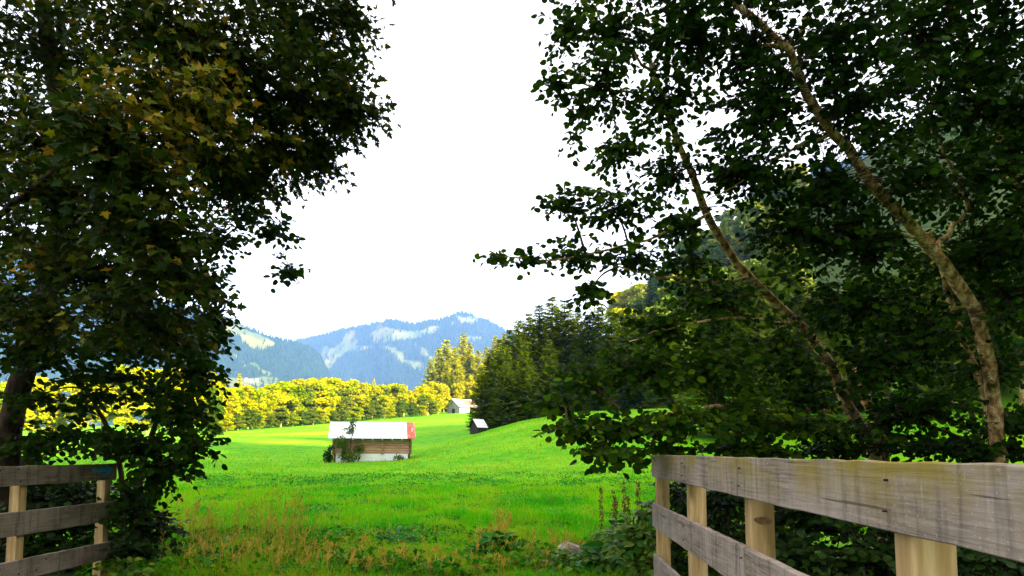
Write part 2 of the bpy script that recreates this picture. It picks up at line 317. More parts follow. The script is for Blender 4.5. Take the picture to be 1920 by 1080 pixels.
def ground_mat():
    m, N, L = new_mat('meadow')
    tc = N.new('ShaderNodeTexCoord')
    def nz(sc, det=6):
        mp = N.new('ShaderNodeMapping'); mp.inputs['Scale'].default_value = sc; L.new(tc.outputs['Object'], mp.inputs[0])
        n = N.new('ShaderNodeTexNoise'); n.inputs['Scale'].default_value = 1; n.inputs['Detail'].default_value = det; n.inputs['Roughness'].default_value = 0.65; L.new(mp.outputs[0], n.inputs['Vector']); return n
    n1 = nz((0.9, 0.9, 0.9), 8); n2 = nz((0.05, 0.09, 0.05), 4); n3 = nz((7, 7, 7), 4)
    r1 = ramp(N, [(0.28, (0.02, 0.17, 0.001)), (0.5, (0.075, 0.31, 0.001)), (0.75, (0.17, 0.38, 0.001))]); L.new(n1.outputs['Fac'], r1.inputs[0])
    r2 = ramp(N, [(0.45, (0, 0, 0)), (0.7, (1, 1, 1))]); L.new(n2.outputs['Fac'], r2.inputs[0])
    m1 = N.new('ShaderNodeMixRGB'); L.new(r2.outputs[0], m1.inputs[0]); L.new(r1.outputs[0], m1.inputs[1]); m1.inputs[2].default_value = (0.19, 0.37, 0.002, 1)
    # dry flecks
    r3 = ramp(N, [(0.62, (0, 0, 0)), (0.74, (0.8, 0.8, 0.8))]); L.new(n3.outputs['Fac'], r3.inputs[0])
    m2 = N.new('ShaderNodeMixRGB'); L.new(r3.outputs[0], m2.inputs[0]); L.new(m1.outputs[0], m2.inputs[1]); m2.inputs[2].default_value = (0.26, 0.30, 0.02, 1)
    n4 = nz((0.55, 0.75, 0.55), 6); r4 = ramp(N, [(0.56, (0, 0, 0)), (0.70, (0.6, 0.6, 0.6))]); L.new(n4.outputs['Fac'], r4.inputs[0])
    m2b = N.new('ShaderNodeMixRGB'); L.new(r4.outputs[0], m2b.inputs[0]); L.new(m2.outputs[0], m2b.inputs[1]); m2b.inputs[2].default_value = (0.27, 0.23, 0.01, 1); m2 = m2b
    # forest floor where the attribute says wood, dark ground on the stream banks too
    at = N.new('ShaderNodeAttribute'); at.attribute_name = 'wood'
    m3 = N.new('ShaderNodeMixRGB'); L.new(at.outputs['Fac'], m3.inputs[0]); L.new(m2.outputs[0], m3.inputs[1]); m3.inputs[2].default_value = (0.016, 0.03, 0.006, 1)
    at2 = N.new('ShaderNodeAttribute'); at2.attribute_name = 'worn'
    m4 = N.new('ShaderNodeMixRGB'); L.new(at2.outputs['Fac'], m4.inputs[0]); L.new(m3.outputs[0], m4.inputs[1]); m4.inputs[2].default_value = (0.17, 0.17, 0.012, 1)
    b = N.new('ShaderNodeBsdfPrincipled'); b.inputs['Roughness'].default_value = 0.9; b.inputs['Specular IOR Level'].default_value = 0.05
    L.new(m4.outputs[0], b.inputs['Base Color'])
    bp = N.new('ShaderNodeBump'); bp.inputs['Distance'].default_value = 0.12; L.new(n1.outputs['Fac'], bp.inputs['Height']); L.new(bp.outputs[0], b.inputs['Normal'])
    out = N.new('ShaderNodeOutputMaterial'); L.new(b.outputs[0], out.inputs[0]); return m
M_GROUND = ground_mat()
def mountain_mat():
    m, N, L = new_mat('mountain')
    at = N.new('ShaderNodeAttribute'); at.attribute_name = 'open'
    tc = N.new('ShaderNodeTexCoord'); n = N.new('ShaderNodeTexNoise'); n.inputs['Scale'].default_value = 0.012; n.inputs['Detail'].default_value = 8; L.new(tc.outputs['Object'], n.inputs['Vector'])
    ra = ramp(N, [(0.3, (0.006, 0.014, 0.006)), (0.7, (0.016, 0.030, 0.010))]); L.new(n.outputs['Fac'], ra.inputs[0])
    rb = ramp(N, [(0.3, (0.040, 0.062, 0.010)), (0.5, (0.08, 0.088, 0.016)), (0.72, (0.15, 0.12, 0.025))]); L.new(n.outputs['Fac'], rb.inputs[0])
    mx = N.new('ShaderNodeMixRGB'); L.new(at.outputs['Fac'], mx.inputs[0]); L.new(ra.outputs[0], mx.inputs[1]); L.new(rb.outputs[0], mx.inputs[2])
    b = N.new('ShaderNodeBsdfPrincipled'); b.inputs['Roughness'].default_value = 1.0; b.inputs['Specular IOR Level'].default_value = 0.0; L.new(mx.outputs[0], b.inputs['Base Color'])
    out = N.new('ShaderNodeOutputMaterial'); L.new(b.outputs[0], out.inputs[0]); return m
M_MOUNT = mountain_mat()

# ------------------------------------------------------------------ ground
def ground(x, y):
    x = np.asarray(x, float); y = np.asarray(y, float)
    z = np.interp(y, [-50, 12, 30, 42, 55, 75, 90, 110, 140, 200, 250, 300, 450, 700], [0, 0.0, 0.12, 0.30, 0.62, 1.55, 2.7, 4.5, 7.0, 12.0, 17.0, 15.0, 6.0, 4.0])
    far = 1 - ss(y, 300, 480)
    z = z + 0.05 * (np.clip(x, -160, 60) + 35) * ss(y, 70, 150) * far
    kn = np.interp(x, [-15, -9, -4.4, 1, 7, 15, 24, 33, 60, 110], [0, 0.4, 1.5, 3.1, 4.2, 4.5, 4.7, 5.8, 12, 22])
    kramp = ss(y, 33 - 0.12 * np.clip(x, 0, 60), 73) * (1 - 0.55 * ss(y, 78, 110) * (1 - ss(x, 15, 45)) - ss(y, 110, 160) * ss(x, -20, 5) * 0.2) * (1 - ss(y, 280, 420))
    z = z + kn * kramp
    z = z + 0.6 * np.clip(x - 12, 0, 190) * ss(y, 95, 230) * (1 - ss(y, 420, 800))
    wv = 0.8 * x - 0.6 * y                                   # unseen wooded hill added behind the viewer and to the right to shade the meadow
    t = np.clip(wv - 40, 0, None)
    z = z + np.minimum(0.72 * t * t / (t + 12), 163) * ss(wv, 38, 70)
    edge = 6.3 + 1.4 * ss(np.abs(x + 1.8), 2.6, 5.0)
    g = ss(y, -2.5, 0.5) * (1 - ss(y, edge - 2.2, edge + 0.4)) * (1 - ss(np.abs(x), 26, 50))
    z = z - 1.7 * g
    near = ss(y, 6, 9) * (1 - ss(y, 120, 260))
    z = z + near * (0.10 * (noise2(x, y, 0.35, 3) - 0.45) + 0.35 * (noise2(x, y, 0.045, 2) - 0.37) * ss(y, 14, 40))
    return z

def axis(a, b, n, k):
    t = np.linspace(math.asinh(a / k), math.asinh(b / k), n); return np.sinh(t) * k
gx = axis(-5000, 5000, 420, 22); gy = axis(-5000, 5000, 460, 30)
X, Y = np.meshgrid(gx, gy); Z = ground(X, Y)
nxg, nyg = len(gx), len(gy)
ii = (np.arange(nyg - 1)[:, None] * nxg + np.arange(nxg - 1)[None, :]).ravel()
wv = 0.8 * X - 0.6 * Y
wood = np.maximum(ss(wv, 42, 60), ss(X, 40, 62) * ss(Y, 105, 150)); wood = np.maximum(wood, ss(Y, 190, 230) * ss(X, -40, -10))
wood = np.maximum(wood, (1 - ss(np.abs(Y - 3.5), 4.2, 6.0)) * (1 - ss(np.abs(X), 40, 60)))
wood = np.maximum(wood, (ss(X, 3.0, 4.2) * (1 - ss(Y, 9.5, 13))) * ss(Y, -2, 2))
wood = np.maximum(wood, (1 - ss(X, -5.0, -4.0)) * ss(Y, 4, 6) * (1 - ss(Y, 10.0, 11.5)))  # darker ground behind the left fence
worn = (1 - ss(np.abs(X + 0.6 + 0.08 * Y), 0.8, 2.4)) * (1 - ss(Y, 8.6, 10.6)) * 0.9
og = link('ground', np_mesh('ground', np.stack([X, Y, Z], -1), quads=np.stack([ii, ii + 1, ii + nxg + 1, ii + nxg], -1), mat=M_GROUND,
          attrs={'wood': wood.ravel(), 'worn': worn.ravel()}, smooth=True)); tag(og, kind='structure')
def ground_at_px(px, d):
    """a point of the ground at depth d in the direction of photograph column px"""
    x = (px - PPX) / F * d * 1.0
    for _ in range(4):
        z = float(ground(x, d)); f = CT * d + ST * (z - EYE); x = (px - PPX) / F * f
    return np.array([x, d, z])

# ------------------------------------------------------------------ mountains
def in_poly(px, py, poly):
    poly = np.asarray(poly, float); r = np.zeros(np.shape(px), bool); j = len(poly) - 1
    for i in range(len(poly)):
        xi, yi = poly[i]; xj, yj = poly[j]
        r ^= ((yi > py) != (yj > py)) & (px < (xj - xi) * (py - yi) / (yj - yi + 1e-12) + xi); j = i
    return r
def mountain(name, sil, r0, rp, open_lit_polys, seed, amp, nx=520, nr=110, pxr=None, back=1.35, power=1.25):
    a0, a1 = pxr; pxs = np.linspace(a0, a1, nx); crest = np.interp(pxs, [s[0] for s in sil], [s[1] for s in sil])
    tt = np.concatenate([np.linspace(0, 1, nr), np.linspace(1, back, 16)[1:]])
    U = (pxs - PPX) / F
    rpk = rp * (1 + 0.06 * np.sin(pxs * 0.013 + seed))
    crest_z = P(pxs, crest, rpk)[:, 2]
    R = r0 + (rpk[None, :] - r0) * tt[:, None]
    h = np.where(tt[:, None] <= 1, np.clip(tt[:, None], 0, 1) ** power, 1 - (tt[:, None] - 1) / (back - 1) * 0.9)
    XX = U[None, :] * R * 1.0; YY = R + 0 * XX
    n1 = noise2(XX + seed * 1000, YY, 1 / 520.0, 5) - 0.48
    ridg = 1 - np.abs(2 * noise2(XX * 1.8 + 300 * seed, YY * 0.5, 1 / 260.0, 4) - 1)
    env = np.sin(np.clip(tt[:, None], 0, 1) * np.pi) ** 0.8
    ZZ = -4 + (crest_z[None, :] + 4) * h + env * amp * (1.5 * n1 + 0.9 * (ridg - 0.75)) + (tt[:, None] > 0.6) * 5 * (noise2(XX, YY, 1 / 40.0, 2) - 0.37)
    pts = np.stack([XX, YY, ZZ], -1)
    qx, qy, _ = proj(pts)
    jx = qx + 26 * (noise2(XX, YY + 777, 1 / 60.0, 4) - 0.47); jy = qy + 16 * (noise2(XX + 555, YY, 1 / 60.0, 4) - 0.47)
    op = np.zeros(qx.shape)
    for pl in open_lit_polys: op = np.maximum(op, in_poly(jx, jy, pl).astype(float))
    op = np.maximum(op, (noise2(XX + 99, YY, 1 / 210.0, 4) > 0.66).astype(float) * 0.8)
    n_r = len(tt); i2 = (np.arange(n_r - 1)[:, None] * nx + np.arange(nx - 1)[None, :]).ravel()
    o = link(name, np_mesh(name, pts, quads=np.stack([i2, i2 + 1, i2 + nx + 1, i2 + nx], -1), mat=M_MOUNT, attrs={'open': op.ravel()}, smooth=True))
    tag(o, kind='structure'); return pts[:nr + 3], op[:nr + 3]
MT = []
MT.append(mountain('mountain', [(380, 690), (520, 652), (548, 640), (570, 636), (600, 630), (640, 618), (680, 611), (735, 600), (772, 609), (800, 603), (830, 600), (850, 590), (864, 586), (885, 591), (902, 600), (915, 602), (930, 611), (952, 623), (1000, 648), (1100, 676), (1300, 690)],
    1900, 3300, [[(572, 705), (598, 668), (604, 651), (624, 650), (641, 641), (646, 621), (669, 619), (667, 646), (700, 648), (682, 656), (652, 661), (641, 669), (612, 692), (606, 712)],
                 [(695, 628), (712, 606), (735, 618), (770, 624), (815, 612), (828, 618), (780, 634), (735, 640), (700, 642)],
                 [(720, 646), (745, 655), (762, 672), (790, 680), (800, 690), (775, 690), (745, 675)], [(775, 645), (800, 656), (812, 668), (806, 676), (792, 664)],  # sunlit streaks on the forest slope, painted in the open land colour
                 [(850, 592), (880, 594), (900, 602), (870, 606)], [(850, 640), (880, 632), (905, 634), (870, 646)]], 1, 75, pxr=(380, 1300)))
MT.append(mountain('mountain', [(-420, 470), (-200, 462), (0, 478), (120, 512), (230, 545), (330, 576), (400, 593), (440, 606), (470, 621), (505, 633), (548, 643), (575, 652), (598, 668), (615, 700), (640, 760), (760, 800)],
    1350, 2300, [[(415, 600), (440, 606), (475, 624), (515, 640), (516, 652), (495, 655), (465, 646), (440, 628), (412, 622)],
                 [(470, 678), (488, 686), (516, 703), (500, 706), (482, 696)], [(452, 676), (472, 688), (462, 690)], [(425, 655), (448, 668), (446, 674), (428, 664)],
                 [(300, 660), (345, 680), (330, 690), (295, 676)], [(380, 706), (470, 712), (520, 708), (515, 722), (440, 726), (380, 720)]], 5, 55, pxr=(-420, 760), nx=480, power=1.15))
MT.append(mountain('mountain', [(1180, 620), (1250, 560), (1300, 505), (1350, 455), (1400, 415), (1440, 388), (1550, 322), (1700, 262), (1900, 220), (2200, 200)],
    620, 1250, [], 9, 40, pxr=(1180, 2200), nx=300, nr=70))
# far conifers as one mass
vs, tq, tn = [], [], []
tot = 0
for k, (pts, op) in enumerate(MT):
    n = (26000, 15000, 7000)[k]
    ri = rng.random(n) ** 0.75 * (pts.shape[0] - 1.001); ci = rng.random(n) * (pts.shape[1] - 1.001)
    if k == 0: ri[:2500] = (0.96 + 0.05 * rng.random(2500)) * (len(pts) - 4)
    if k == 1: ri[:1800] = (0.96 + 0.05 * rng.random(1800)) * (len(pts) - 4)
    ri = np.clip(ri, 0, len(pts) - 1.001)
    r0, c0 = ri.astype(int), ci.astype(int); fr, fc = (ri - r0)[:, None], (ci - c0)[:, None]
    base = (pts[r0, c0] * (1 - fr) + pts[r0 + 1, c0] * fr) * (1 - fc) + (pts[r0, c0 + 1] * (1 - fr) + pts[r0 + 1, c0 + 1] * fr) * fc
    keep = (op[r0, c0] < 0.4) | (rng.random(n) < 0.05); base = base[keep]; n = len(base)
    h = (0.55 + 0.6 * rng.random(n)) * (19, 15, 15)[k]; rad = h * (0.17 + 0.08 * rng.random(n)); th0 = rng.random(n) * 6.28
    ring = np.stack([base + np.stack([rad * np.cos(th0 + a), rad * np.sin(th0 + a), -1 + 0 * h], -1) for a in np.arange(5) * 2 * np.pi / 5], 1)
    top = base + np.stack([0 * h, 0 * h, h], -1)
    vs.append(np.concatenate([ring, top[:, None]], 1).reshape(-1, 3))
    f = np.array([[j, (j + 1) % 5, 5] for j in range(5)])
    tq.append((f[None] + 6 * np.arange(n)[:, None, None] + tot).reshape(-1, 3)); tot += 6 * n; tn.append(np.repeat(rng.random(n), 6))
ofar = link('far_forest', np_mesh('far_forest', np.vstack(vs), tris=np.vstack(tq), mat=M_FAR, attrs={'tint': np.concatenate(tn)}))
tag(ofar, 'dark conifer forest covering the distant blue mountains', 'forest', kind='stuff')

# ------------------------------------------------------------------ leaf templates
def tmpl(outline, fold=0.18, curl=0.12, petiole=0.0):
    """leaf from half outline points (x>=0, y); midrib along y, folded"""
    o = np.array(outline, float); left = o[1:-1][::-1] * [-1, 1]; ring = np.vstack([o, left])
    ring3 = np.column_stack([ring[:, 0], ring[:, 1], fold * np.abs(ring[:, 0]) - curl * ring[:, 1] ** 2])
    c = np.array([[0, 0.42, -curl * 0.18]])
    v = np.vstack([ring3, c]); n = len(ring)
    t = [[i, (i + 1) % n, n] for i in range(n)]
    v[:, 1] += petiole
    return v, np.array(t)
T_ALDER = tmpl([(0, 0), (0.26, 0.10), (0.43, 0.38), (0.37, 0.72), (0.15, 0.95), (0, 1.0)])
T_POINT = tmpl([(0, 0), (0.25, 0.12), (0.34, 0.36), (0.22, 0.72), (0, 1.08)], 0.25, 0.25)
T_MAPLE = tmpl([(0, 0), (0.16, 0.0), (0.40, -0.04), (0.27, 0.20), (0.58, 0.42), (0.50, 0.52), (0.26, 0.52), (0.24, 0.74), (0, 1.08)], 0.12, 0.2)
T_CLUMP = (np.array([[-0.5, 0, 0], [0.5, 0.1, 0.05], [0.35, 0.9, -0.05], [-0.4, 0.95, 0.08]]), np.array([[0, 1, 2], [0, 2, 3]]))

def frames(d, nrm):
    d = unit(d); x = unit(np.cross(d, nrm)); n = np.cross(x, d)
    return np.stack([x, d, n], -1)
def scatter(T, pos, R, s):
    v, t = T; n = len(pos)
    V = pos[:, None] + np.einsum('nij,kj->nki', R, v) * np.asarray(s)[:, None, None]
    return V.reshape(-1, 3), (t[None] + len(v) * np.arange(n)[:, None, None]).reshape(-1, 3)

STEMS = [([(1640, 850, 9.2), (1600, 780, 9.0), (1560, 690, 8.8), (1500, 610, 8.6), (1385, 500, 8.2), (1325, 395, 7.8), (1285, 300, 7.5)], 26, 0.72),
         ([(1868, 800, 8.4), (1845, 640, 8.2), (1815, 560, 8.0), (1730, 450, 7.7), (1650, 365, 7.4), (1590, 280, 7.2), (1520, 195, 7.0), (1480, 95, 6.8), (1400, 30, 6.7)], 27, 0.92),
         ([(1755, 470, 7.8), (1790, 420, 7.9), (1815, 385, 8.0), (1770, 290, 8.0)], 18, 0.8),
         ([(15, 860, 9.0), (22, 800, 9.0), (45, 690, 8.9)], 30, 0.45),
         ([(160, 885, 8.7), (190, 885, 8.7), (216, 885, 8.7)], 24, 1.0)]
def off_stems(p, r):
    qx, qy, qf = proj(p); keep = np.ones(len(p), bool)
    for pl, wd, pr in STEMS:
        q = spline(pl, 60); dist = np.hypot(qx[:, None] - q[None, :, 0], qy[:, None] - q[None, :, 1]); j = dist.argmin(1)
        hit = (dist[np.arange(len(p)), j] < wd) & (p[:, 1] < q[j, 2]); keep &= ~(hit & (r.random(len(p)) < pr))
    return keep
def near_tree(name, label, cat, base, trunks, branches, blobs, T, leaf, mat, bark, leaf_size, seed, group=None, autumn_lit=None, singles=300, per_twig=9, twig_len=0.45, cell=13, droop=0.25, updir=0.55):
    """a tree close to the viewer: trunk(s), branches, twigs, foliage, and the leaves that show largest as leaf objects"""
    r = np.random.default_rng(seed)
    root = empty(name, base); tag(root, label, cat, group)
    base = np.asarray(base, float)
    wood_pts = []
    for pl, r0, r1 in trunks:
        q = spline(pl, 26); rad = r0 + (r1 - r0) * np.linspace(0, 1, 26) ** 0.8
        q[1:-1] += (r.random((24, 3)) - 0.5) * r0 * 0.35
        MB().tube(q - base, rad, 10, rough=0.10, seed=seed).obj('trunk', bark, root, smooth=True); wood_pts.append(q)
    for pl, r0, r1 in branches:
        q = spline(pl, 14); q[1:-1] += (r.random((12, 3)) - 0.5) * 0.05
        MB().tube(q - base, r0 + (r1 - r0) * np.linspace(0, 1, 14), 6, rough=0.12, seed=seed + 1).obj('branch', bark, root, smooth=True); wood_pts.append(q)
    W = np.vstack(wood_pts)
    tw = MB(); LP, LD, LN, LS, LT = [], [], [], [], []
    for bi, bl in enumerate(blobs):
        px, py, rx, ry, d, rd, cnt = bl[:7]
        c = P(px, py, d); ax = np.array([rx * d / F, rd, ry * d / F])
        m = int(cnt)
        u = unit(r.normal(size=(m, 3))) * (r.random((m, 1)) ** 0.45)
        tips = c + u * ax
        # branch from the nearest wood to the clump's centre
        j = np.argmin(np.linalg.norm((W - c) * [1, 1, 1.3] + [0, 0, 0.15], axis=1)); s0 = W[j]
        if np.linalg.norm(c - s0) > 0.25:
            mid = (s0 + c) / 2 + np.array([0, 0, 0.10]) * np.linalg.norm(c - s0) + (r.random(3) - 0.5) * 0.15
            q = spline([s0, mid, c], 10); L_ = np.linalg.norm(c - s0)
            MB().tube(q - base, np.linspace(0.010 + 0.009 * L_, 0.006, 10), 5, rough=0.1, seed=bi).obj('branch', M_TWIG, root, smooth=True)
        else: q = np.array([s0, c])
        # twigs fan out of the branch end towards the shell of the clump
        for k in range(m):
            a = c + (q[-4 if len(q) > 4 else 0] - c) * r.random() * 0.9 if r.random() < 0.6 else c + (tips[k] - c) * 0.35 + (r.random(3) - 0.5) * ax * 0.3
            b = tips[k]; L_ = np.linalg.norm(b - a)
            dirn = unit(b - a + (r.random(3) - 0.5) * 0.3 * max(L_, 0.1))
            tl = twig_len * (0.7 + 0.6 * r.random())
            e = b + dirn * tl * 0.35 - np.array([0, 0, droop * tl * 0.6]); s_ = b - dirn * tl * 0.65
            if k % 2 == 0: tw.tube(np.array([a, s_, b, e]) - base, [0.0055, 0.0042, 0.003, 0.0015], 3, cap=False)
            else: tw.tube(np.array([s_, b, e]) - base, [0.004, 0.003, 0.0015], 3, cap=False)
            n = max(3, int(per_twig * (0.7 + 0.6 * r.random())))
            t = (np.arange(n) + r.random(n) * 0.6) / n
            pp = np.where(t[:, None] < 0.6, s_ + (b - s_) * (t[:, None] / 0.6), b + (e - b) * ((t[:, None] - 0.6) / 0.4))
            side = unit(np.cross(dirn, [0, 0, 1.0])); sg = np.where(np.arange(n) % 2 == 0, 1, -1)[:, None]
            ld = unit(dirn * (0.45 + 0.5 * t[:, None]) + side * sg * 0.9 + (r.random((n, 3)) - 0.5) * 0.9 - np.array([0, 0, droop]))
            ln = unit(np.array([0, 0, updir]) + r.normal(size=(n, 3)) * 0.45 + unit(-c) * 0.35)
            LP.append(pp + ld * 0.02); LD.append(ld); LN.append(ln); LS.append(leaf_size * (0.55 + 0.6 * r.random(n))); LT.append(np.full(n, bi))
    tag(tw.obj('twigs', M_TWIG, root), kind='stuff')
    LP, LD, LN, LS, LT = map(np.concatenate, (LP, LD, LN, LS, LT))
    kp = off_stems(LP + LD * LS[:, None] * 0.5, r); LP, LD, LN, LS, LT = LP[kp], LD[kp], LN[kp], LS[kp], LT[kp]
    R = frames(LD, LN)
    au = np.zeros(len(LP)) if autumn_lit is None else autumn_lit(LP, LT, r)
    tint = r.random(len(LP))
    qx, qy, qf = proj(LP + LD * LS[:, None] * 0.5)
    inside = (qx > 4) & (qx < 1916) & (qy > 4) & (qy < 1076) & (qf > 0.3)
    key = (qx // cell).astype(int) * 10000 + (qy // cell).astype(int)
    order = np.lexsort((qf, key)); first = np.ones(len(order), bool); first[1:] = key[order][1:] != key[order][:-1]
    front = np.zeros(len(LP), bool); front[order[first]] = True
    view = unit(LP - np.array([0, 0, EYE])); face = np.abs(np.einsum('ni,ni->n', view, R[:, :, 2]))
    area = np.where(inside & front, LS ** 2 / qf ** 2 * face, 0)
    pick = np.argsort(-area)[:singles]; pick = pick[area[pick] > 0]
    rest = np.ones(len(LP), bool); rest[pick] = False
    v, t = scatter(T, LP[rest] - base, R[rest], LS[rest]); kk = len(T[0])
    fo = link('foliage', np_mesh('foliage', v, tris=t, mat=mat, attrs={'tint': np.repeat(tint[rest], kk), 'autumn_lit': np.repeat(au[rest], kk)}), root); tag(fo, kind='stuff')
    mes = {}
    for i in pick:
        a = round(float(au[i]) * 4) / 4
        if a not in mes: mes[a] = np_mesh('leaf', T[0], tris=T[1], mat=mat, attrs={'tint': np.full(kk, 0.2), 'autumn_lit': np.full(kk, a)})
        o = link('leaf', mes[a], root)
        Mx = Matrix([[*(R[i][j] * LS[i]), LP[i][j] - base[j]] for j in range(3)] + [[0, 0, 0, 1]]); o.matrix_basis = Mx
    return root

DENS = 1.0
# ---- maple on the left bank
def Ptr(l): return [P(a, b, c) for a, b, c in l]
mb = ground_at_px(8, 9.0)
def maple_autumn_lit(LP, LT, r):
    qx, qy, qf = proj(LP); n = noise2(LP[:, 0] + 3, LP[:, 2] + LP[:, 1] * 0.4, 1.1, 2)
    near = ss(-LP[:, 1], -6.6, -5.2)
    p = 0.05 + 0.75 * near * ss(n, 0.33, 0.52) + 0.25 * ss(n, 0.42, 0.55)
    return np.where(r.random(len(LP)) < p, 0.35 + 0.65 * r.random(len(LP)), 0.12 * r.random(len(LP)))
maple_blobs = [
    (650, 25, 62, 50, 7.4, 0.7, 60), (570, 70, 100, 75, 7.2, 0.9, 130), (650, 200, 72, 62, 7.2, 0.7, 120), (560, 180, 110, 80, 7.0, 0.9, 150),
    (520, 280, 100, 55, 7.2, 0.9, 120), (602, 288, 45, 38, 7.4, 0.5, 45), (440, 110, 130, 110, 6.6, 1.0, 190), (300, 60, 170, 90, 6.4, 1.0, 210),
    (110, 90, 150, 120, 7.6, 1.2, 230), (340, 200, 140, 80, 5.6, 0.6, 120), (210, 240, 150, 80, 5.2, 0.6, 130), (60, 260, 110, 110, 7.2, 1.0, 150),
    (390, 300, 120, 70, 6.8, 0.9, 140), (250, 330, 110, 70, 5.3, 0.6, 90), (130, 370, 120, 80, 6.8, 1.0, 150), (280, 430, 110, 80, 5.4, 0.6, 110),
    (40, 440, 90, 100, 7.6, 1.0, 110), (160, 500, 120, 70, 6.6, 1.0, 140), (330, 520, 80, 55, 5.6, 0.6, 80), (270, 600, 120, 55, 6.2, 0.8, 120), (90, 600, 90, 60, 7.4, 0.9, 90),
    (440, 330, 70, 45, 7.4, 0.7, 70), (-60, 200, 120, 200, 7.5, 1.0, 120), (500, -60, 260, 60, 6.8, 1.0, 160), (150, -70, 220, 60, 6.8, 1.0, 130)]
maple_br = [(Ptr([(60, 640, 8.7), (180, 430, 7.6), (330, 260, 6.9), (420, 180, 6.8), (560, 130, 7.0)]), 0.075, 0.02),
            (Ptr([(92, 520, 8.6), (210, 330, 7.4), (390, 265, 6.9), (520, 230, 7.0), (640, 200, 7.2)]), 0.06, 0.015),
            (Ptr([(70, 600, 8.7), (160, 480, 6.9), (240, 380, 5.8), (300, 300, 5.4)]), 0.06, 0.015),
            (Ptr([(-120, 480, 7.0), (0, 400, 6.6), (70, 345, 6.2), (160, 260, 5.8)]), 0.04, 0.015),
            (Ptr([(80, 560, 8.6), (180, 560, 7.2), (300, 520, 6.2), (350, 540, 5.8)]), 0.045, 0.012),
            (Ptr([(100, 480, 8.6), (140, 250, 7.8), (230, 60, 7.0), (300, -60, 6.8)]), 0.07, 0.03)]
near_tree('maple_tree', 'tall maple with orange tinged leaves leaning over the short left fence', 'tree', mb,
          [([mb - [0, 0, 0.3], P(22, 800, 9.0), P(45, 690, 8.9), P(62, 620, 8.8), P(95, 500, 8.7), P(120, 300, 8.4), P(90, 60, 8.2), P(60, -120, 8.0)], 0.17, 0.08)],
          maple_br, maple_blobs, T_MAPLE, 'maple', M_MAPLE, M_BARK2, 0.082, 11, autumn_lit=maple_autumn_lit, per_twig=10, twig_len=0.5)

# ---- hazel with round leaves below the maple
hb = ground_at_px(250, 9.4)
hazel_blobs = [(505, 435, 42, 30, 8.6, 0.4, 26), (538, 508, 26, 24, 8.6, 0.3, 15), (470, 400, 40, 25, 8.7, 0.4, 20), (400, 440, 55, 50, 8.6, 0.6, 50), (390, 530, 40, 50, 8.8, 0.6, 45),
    (400, 600, 40, 42, 8.7, 0.6, 52), (340, 640, 80, 45, 8.4, 0.7, 80), (370, 700, 50, 40, 8.4, 0.6, 55), (210, 650, 110, 35, 8.6, 0.7, 70), (100, 680, 90, 30, 8.8, 0.7, 30),
    (340, 770, 60, 48, 8.2, 0.7, 75), (365, 835, 38, 35, 8.1, 0.5, 42), (290, 730, 70, 35, 8.4, 0.6, 26), (240, 830, 95, 40, 8.3, 0.7, 85), (130, 820, 90, 32, 8.9, 0.7, 50), (150, 760, 90, 28, 8.9, 0.7, 20),
    (300, 880, 60, 42, 8.2, 0.6, 62), (250, 940, 45, 45, 8.6, 0.5, 55), (110, 905, 120, 30, 9.6, 0.7, 120), (30, 870, 60, 40, 9.8, 0.6, 40), (55, 650, 90, 45, 8.3, 0.5, 85), (180, 705, 90, 26, 8.5, 0.5, 50), (60, 745, 60, 26, 8.4, 0.5, 34), (60, 830, 70, 26, 8.7, 0.5, 50), (20, 560, 70, 50, 8.2, 0.5, 60), (200, 745, 60, 18, 8.7, 0.5, 24), (120, 960, 140, 60, 9.8, 0.8, 260), (230, 1020, 60, 50, 9.2, 0.5, 70), (90, 1060, 140, 50, 9.8, 0.8, 200)]
near_tree('hazel_tree', 'dark round leaved hazel spreading under the maple beside the short left fence', 'tree', hb,
          [([hb - [0, 0, 0.3], P(262, 900, 9.3), P(290, 800, 9.1), P(310, 690, 8.9), P(350, 560, 8.8), P(420, 440, 8.7)], 0.05, 0.018),
           ([hb + [-0.15, 0.1, -0.3], P(225, 880, 9.4), P(180, 760, 9.2), P(130, 690, 9.0), P(90, 600, 8.9)], 0.045, 0.015),
           ([hb + [0.12, 0.1, -0.3], P(280, 930, 9.2), P(330, 860, 8.8), P(350, 780, 8.5)], 0.035, 0.012)],
          [(Ptr([(290, 800, 9.1), (330, 700, 8.8), (350, 660, 8.5)]), 0.02, 0.008), (Ptr([(400, 470, 8.7), (460, 420, 8.6), (520, 450, 8.6), (545, 510, 8.6)]), 0.014, 0.004)],
          hazel_blobs, T_ALDER, 'hazel', M_ALDER, M_TWIG, 0.088, 21, per_twig=8, twig_len=0.4)

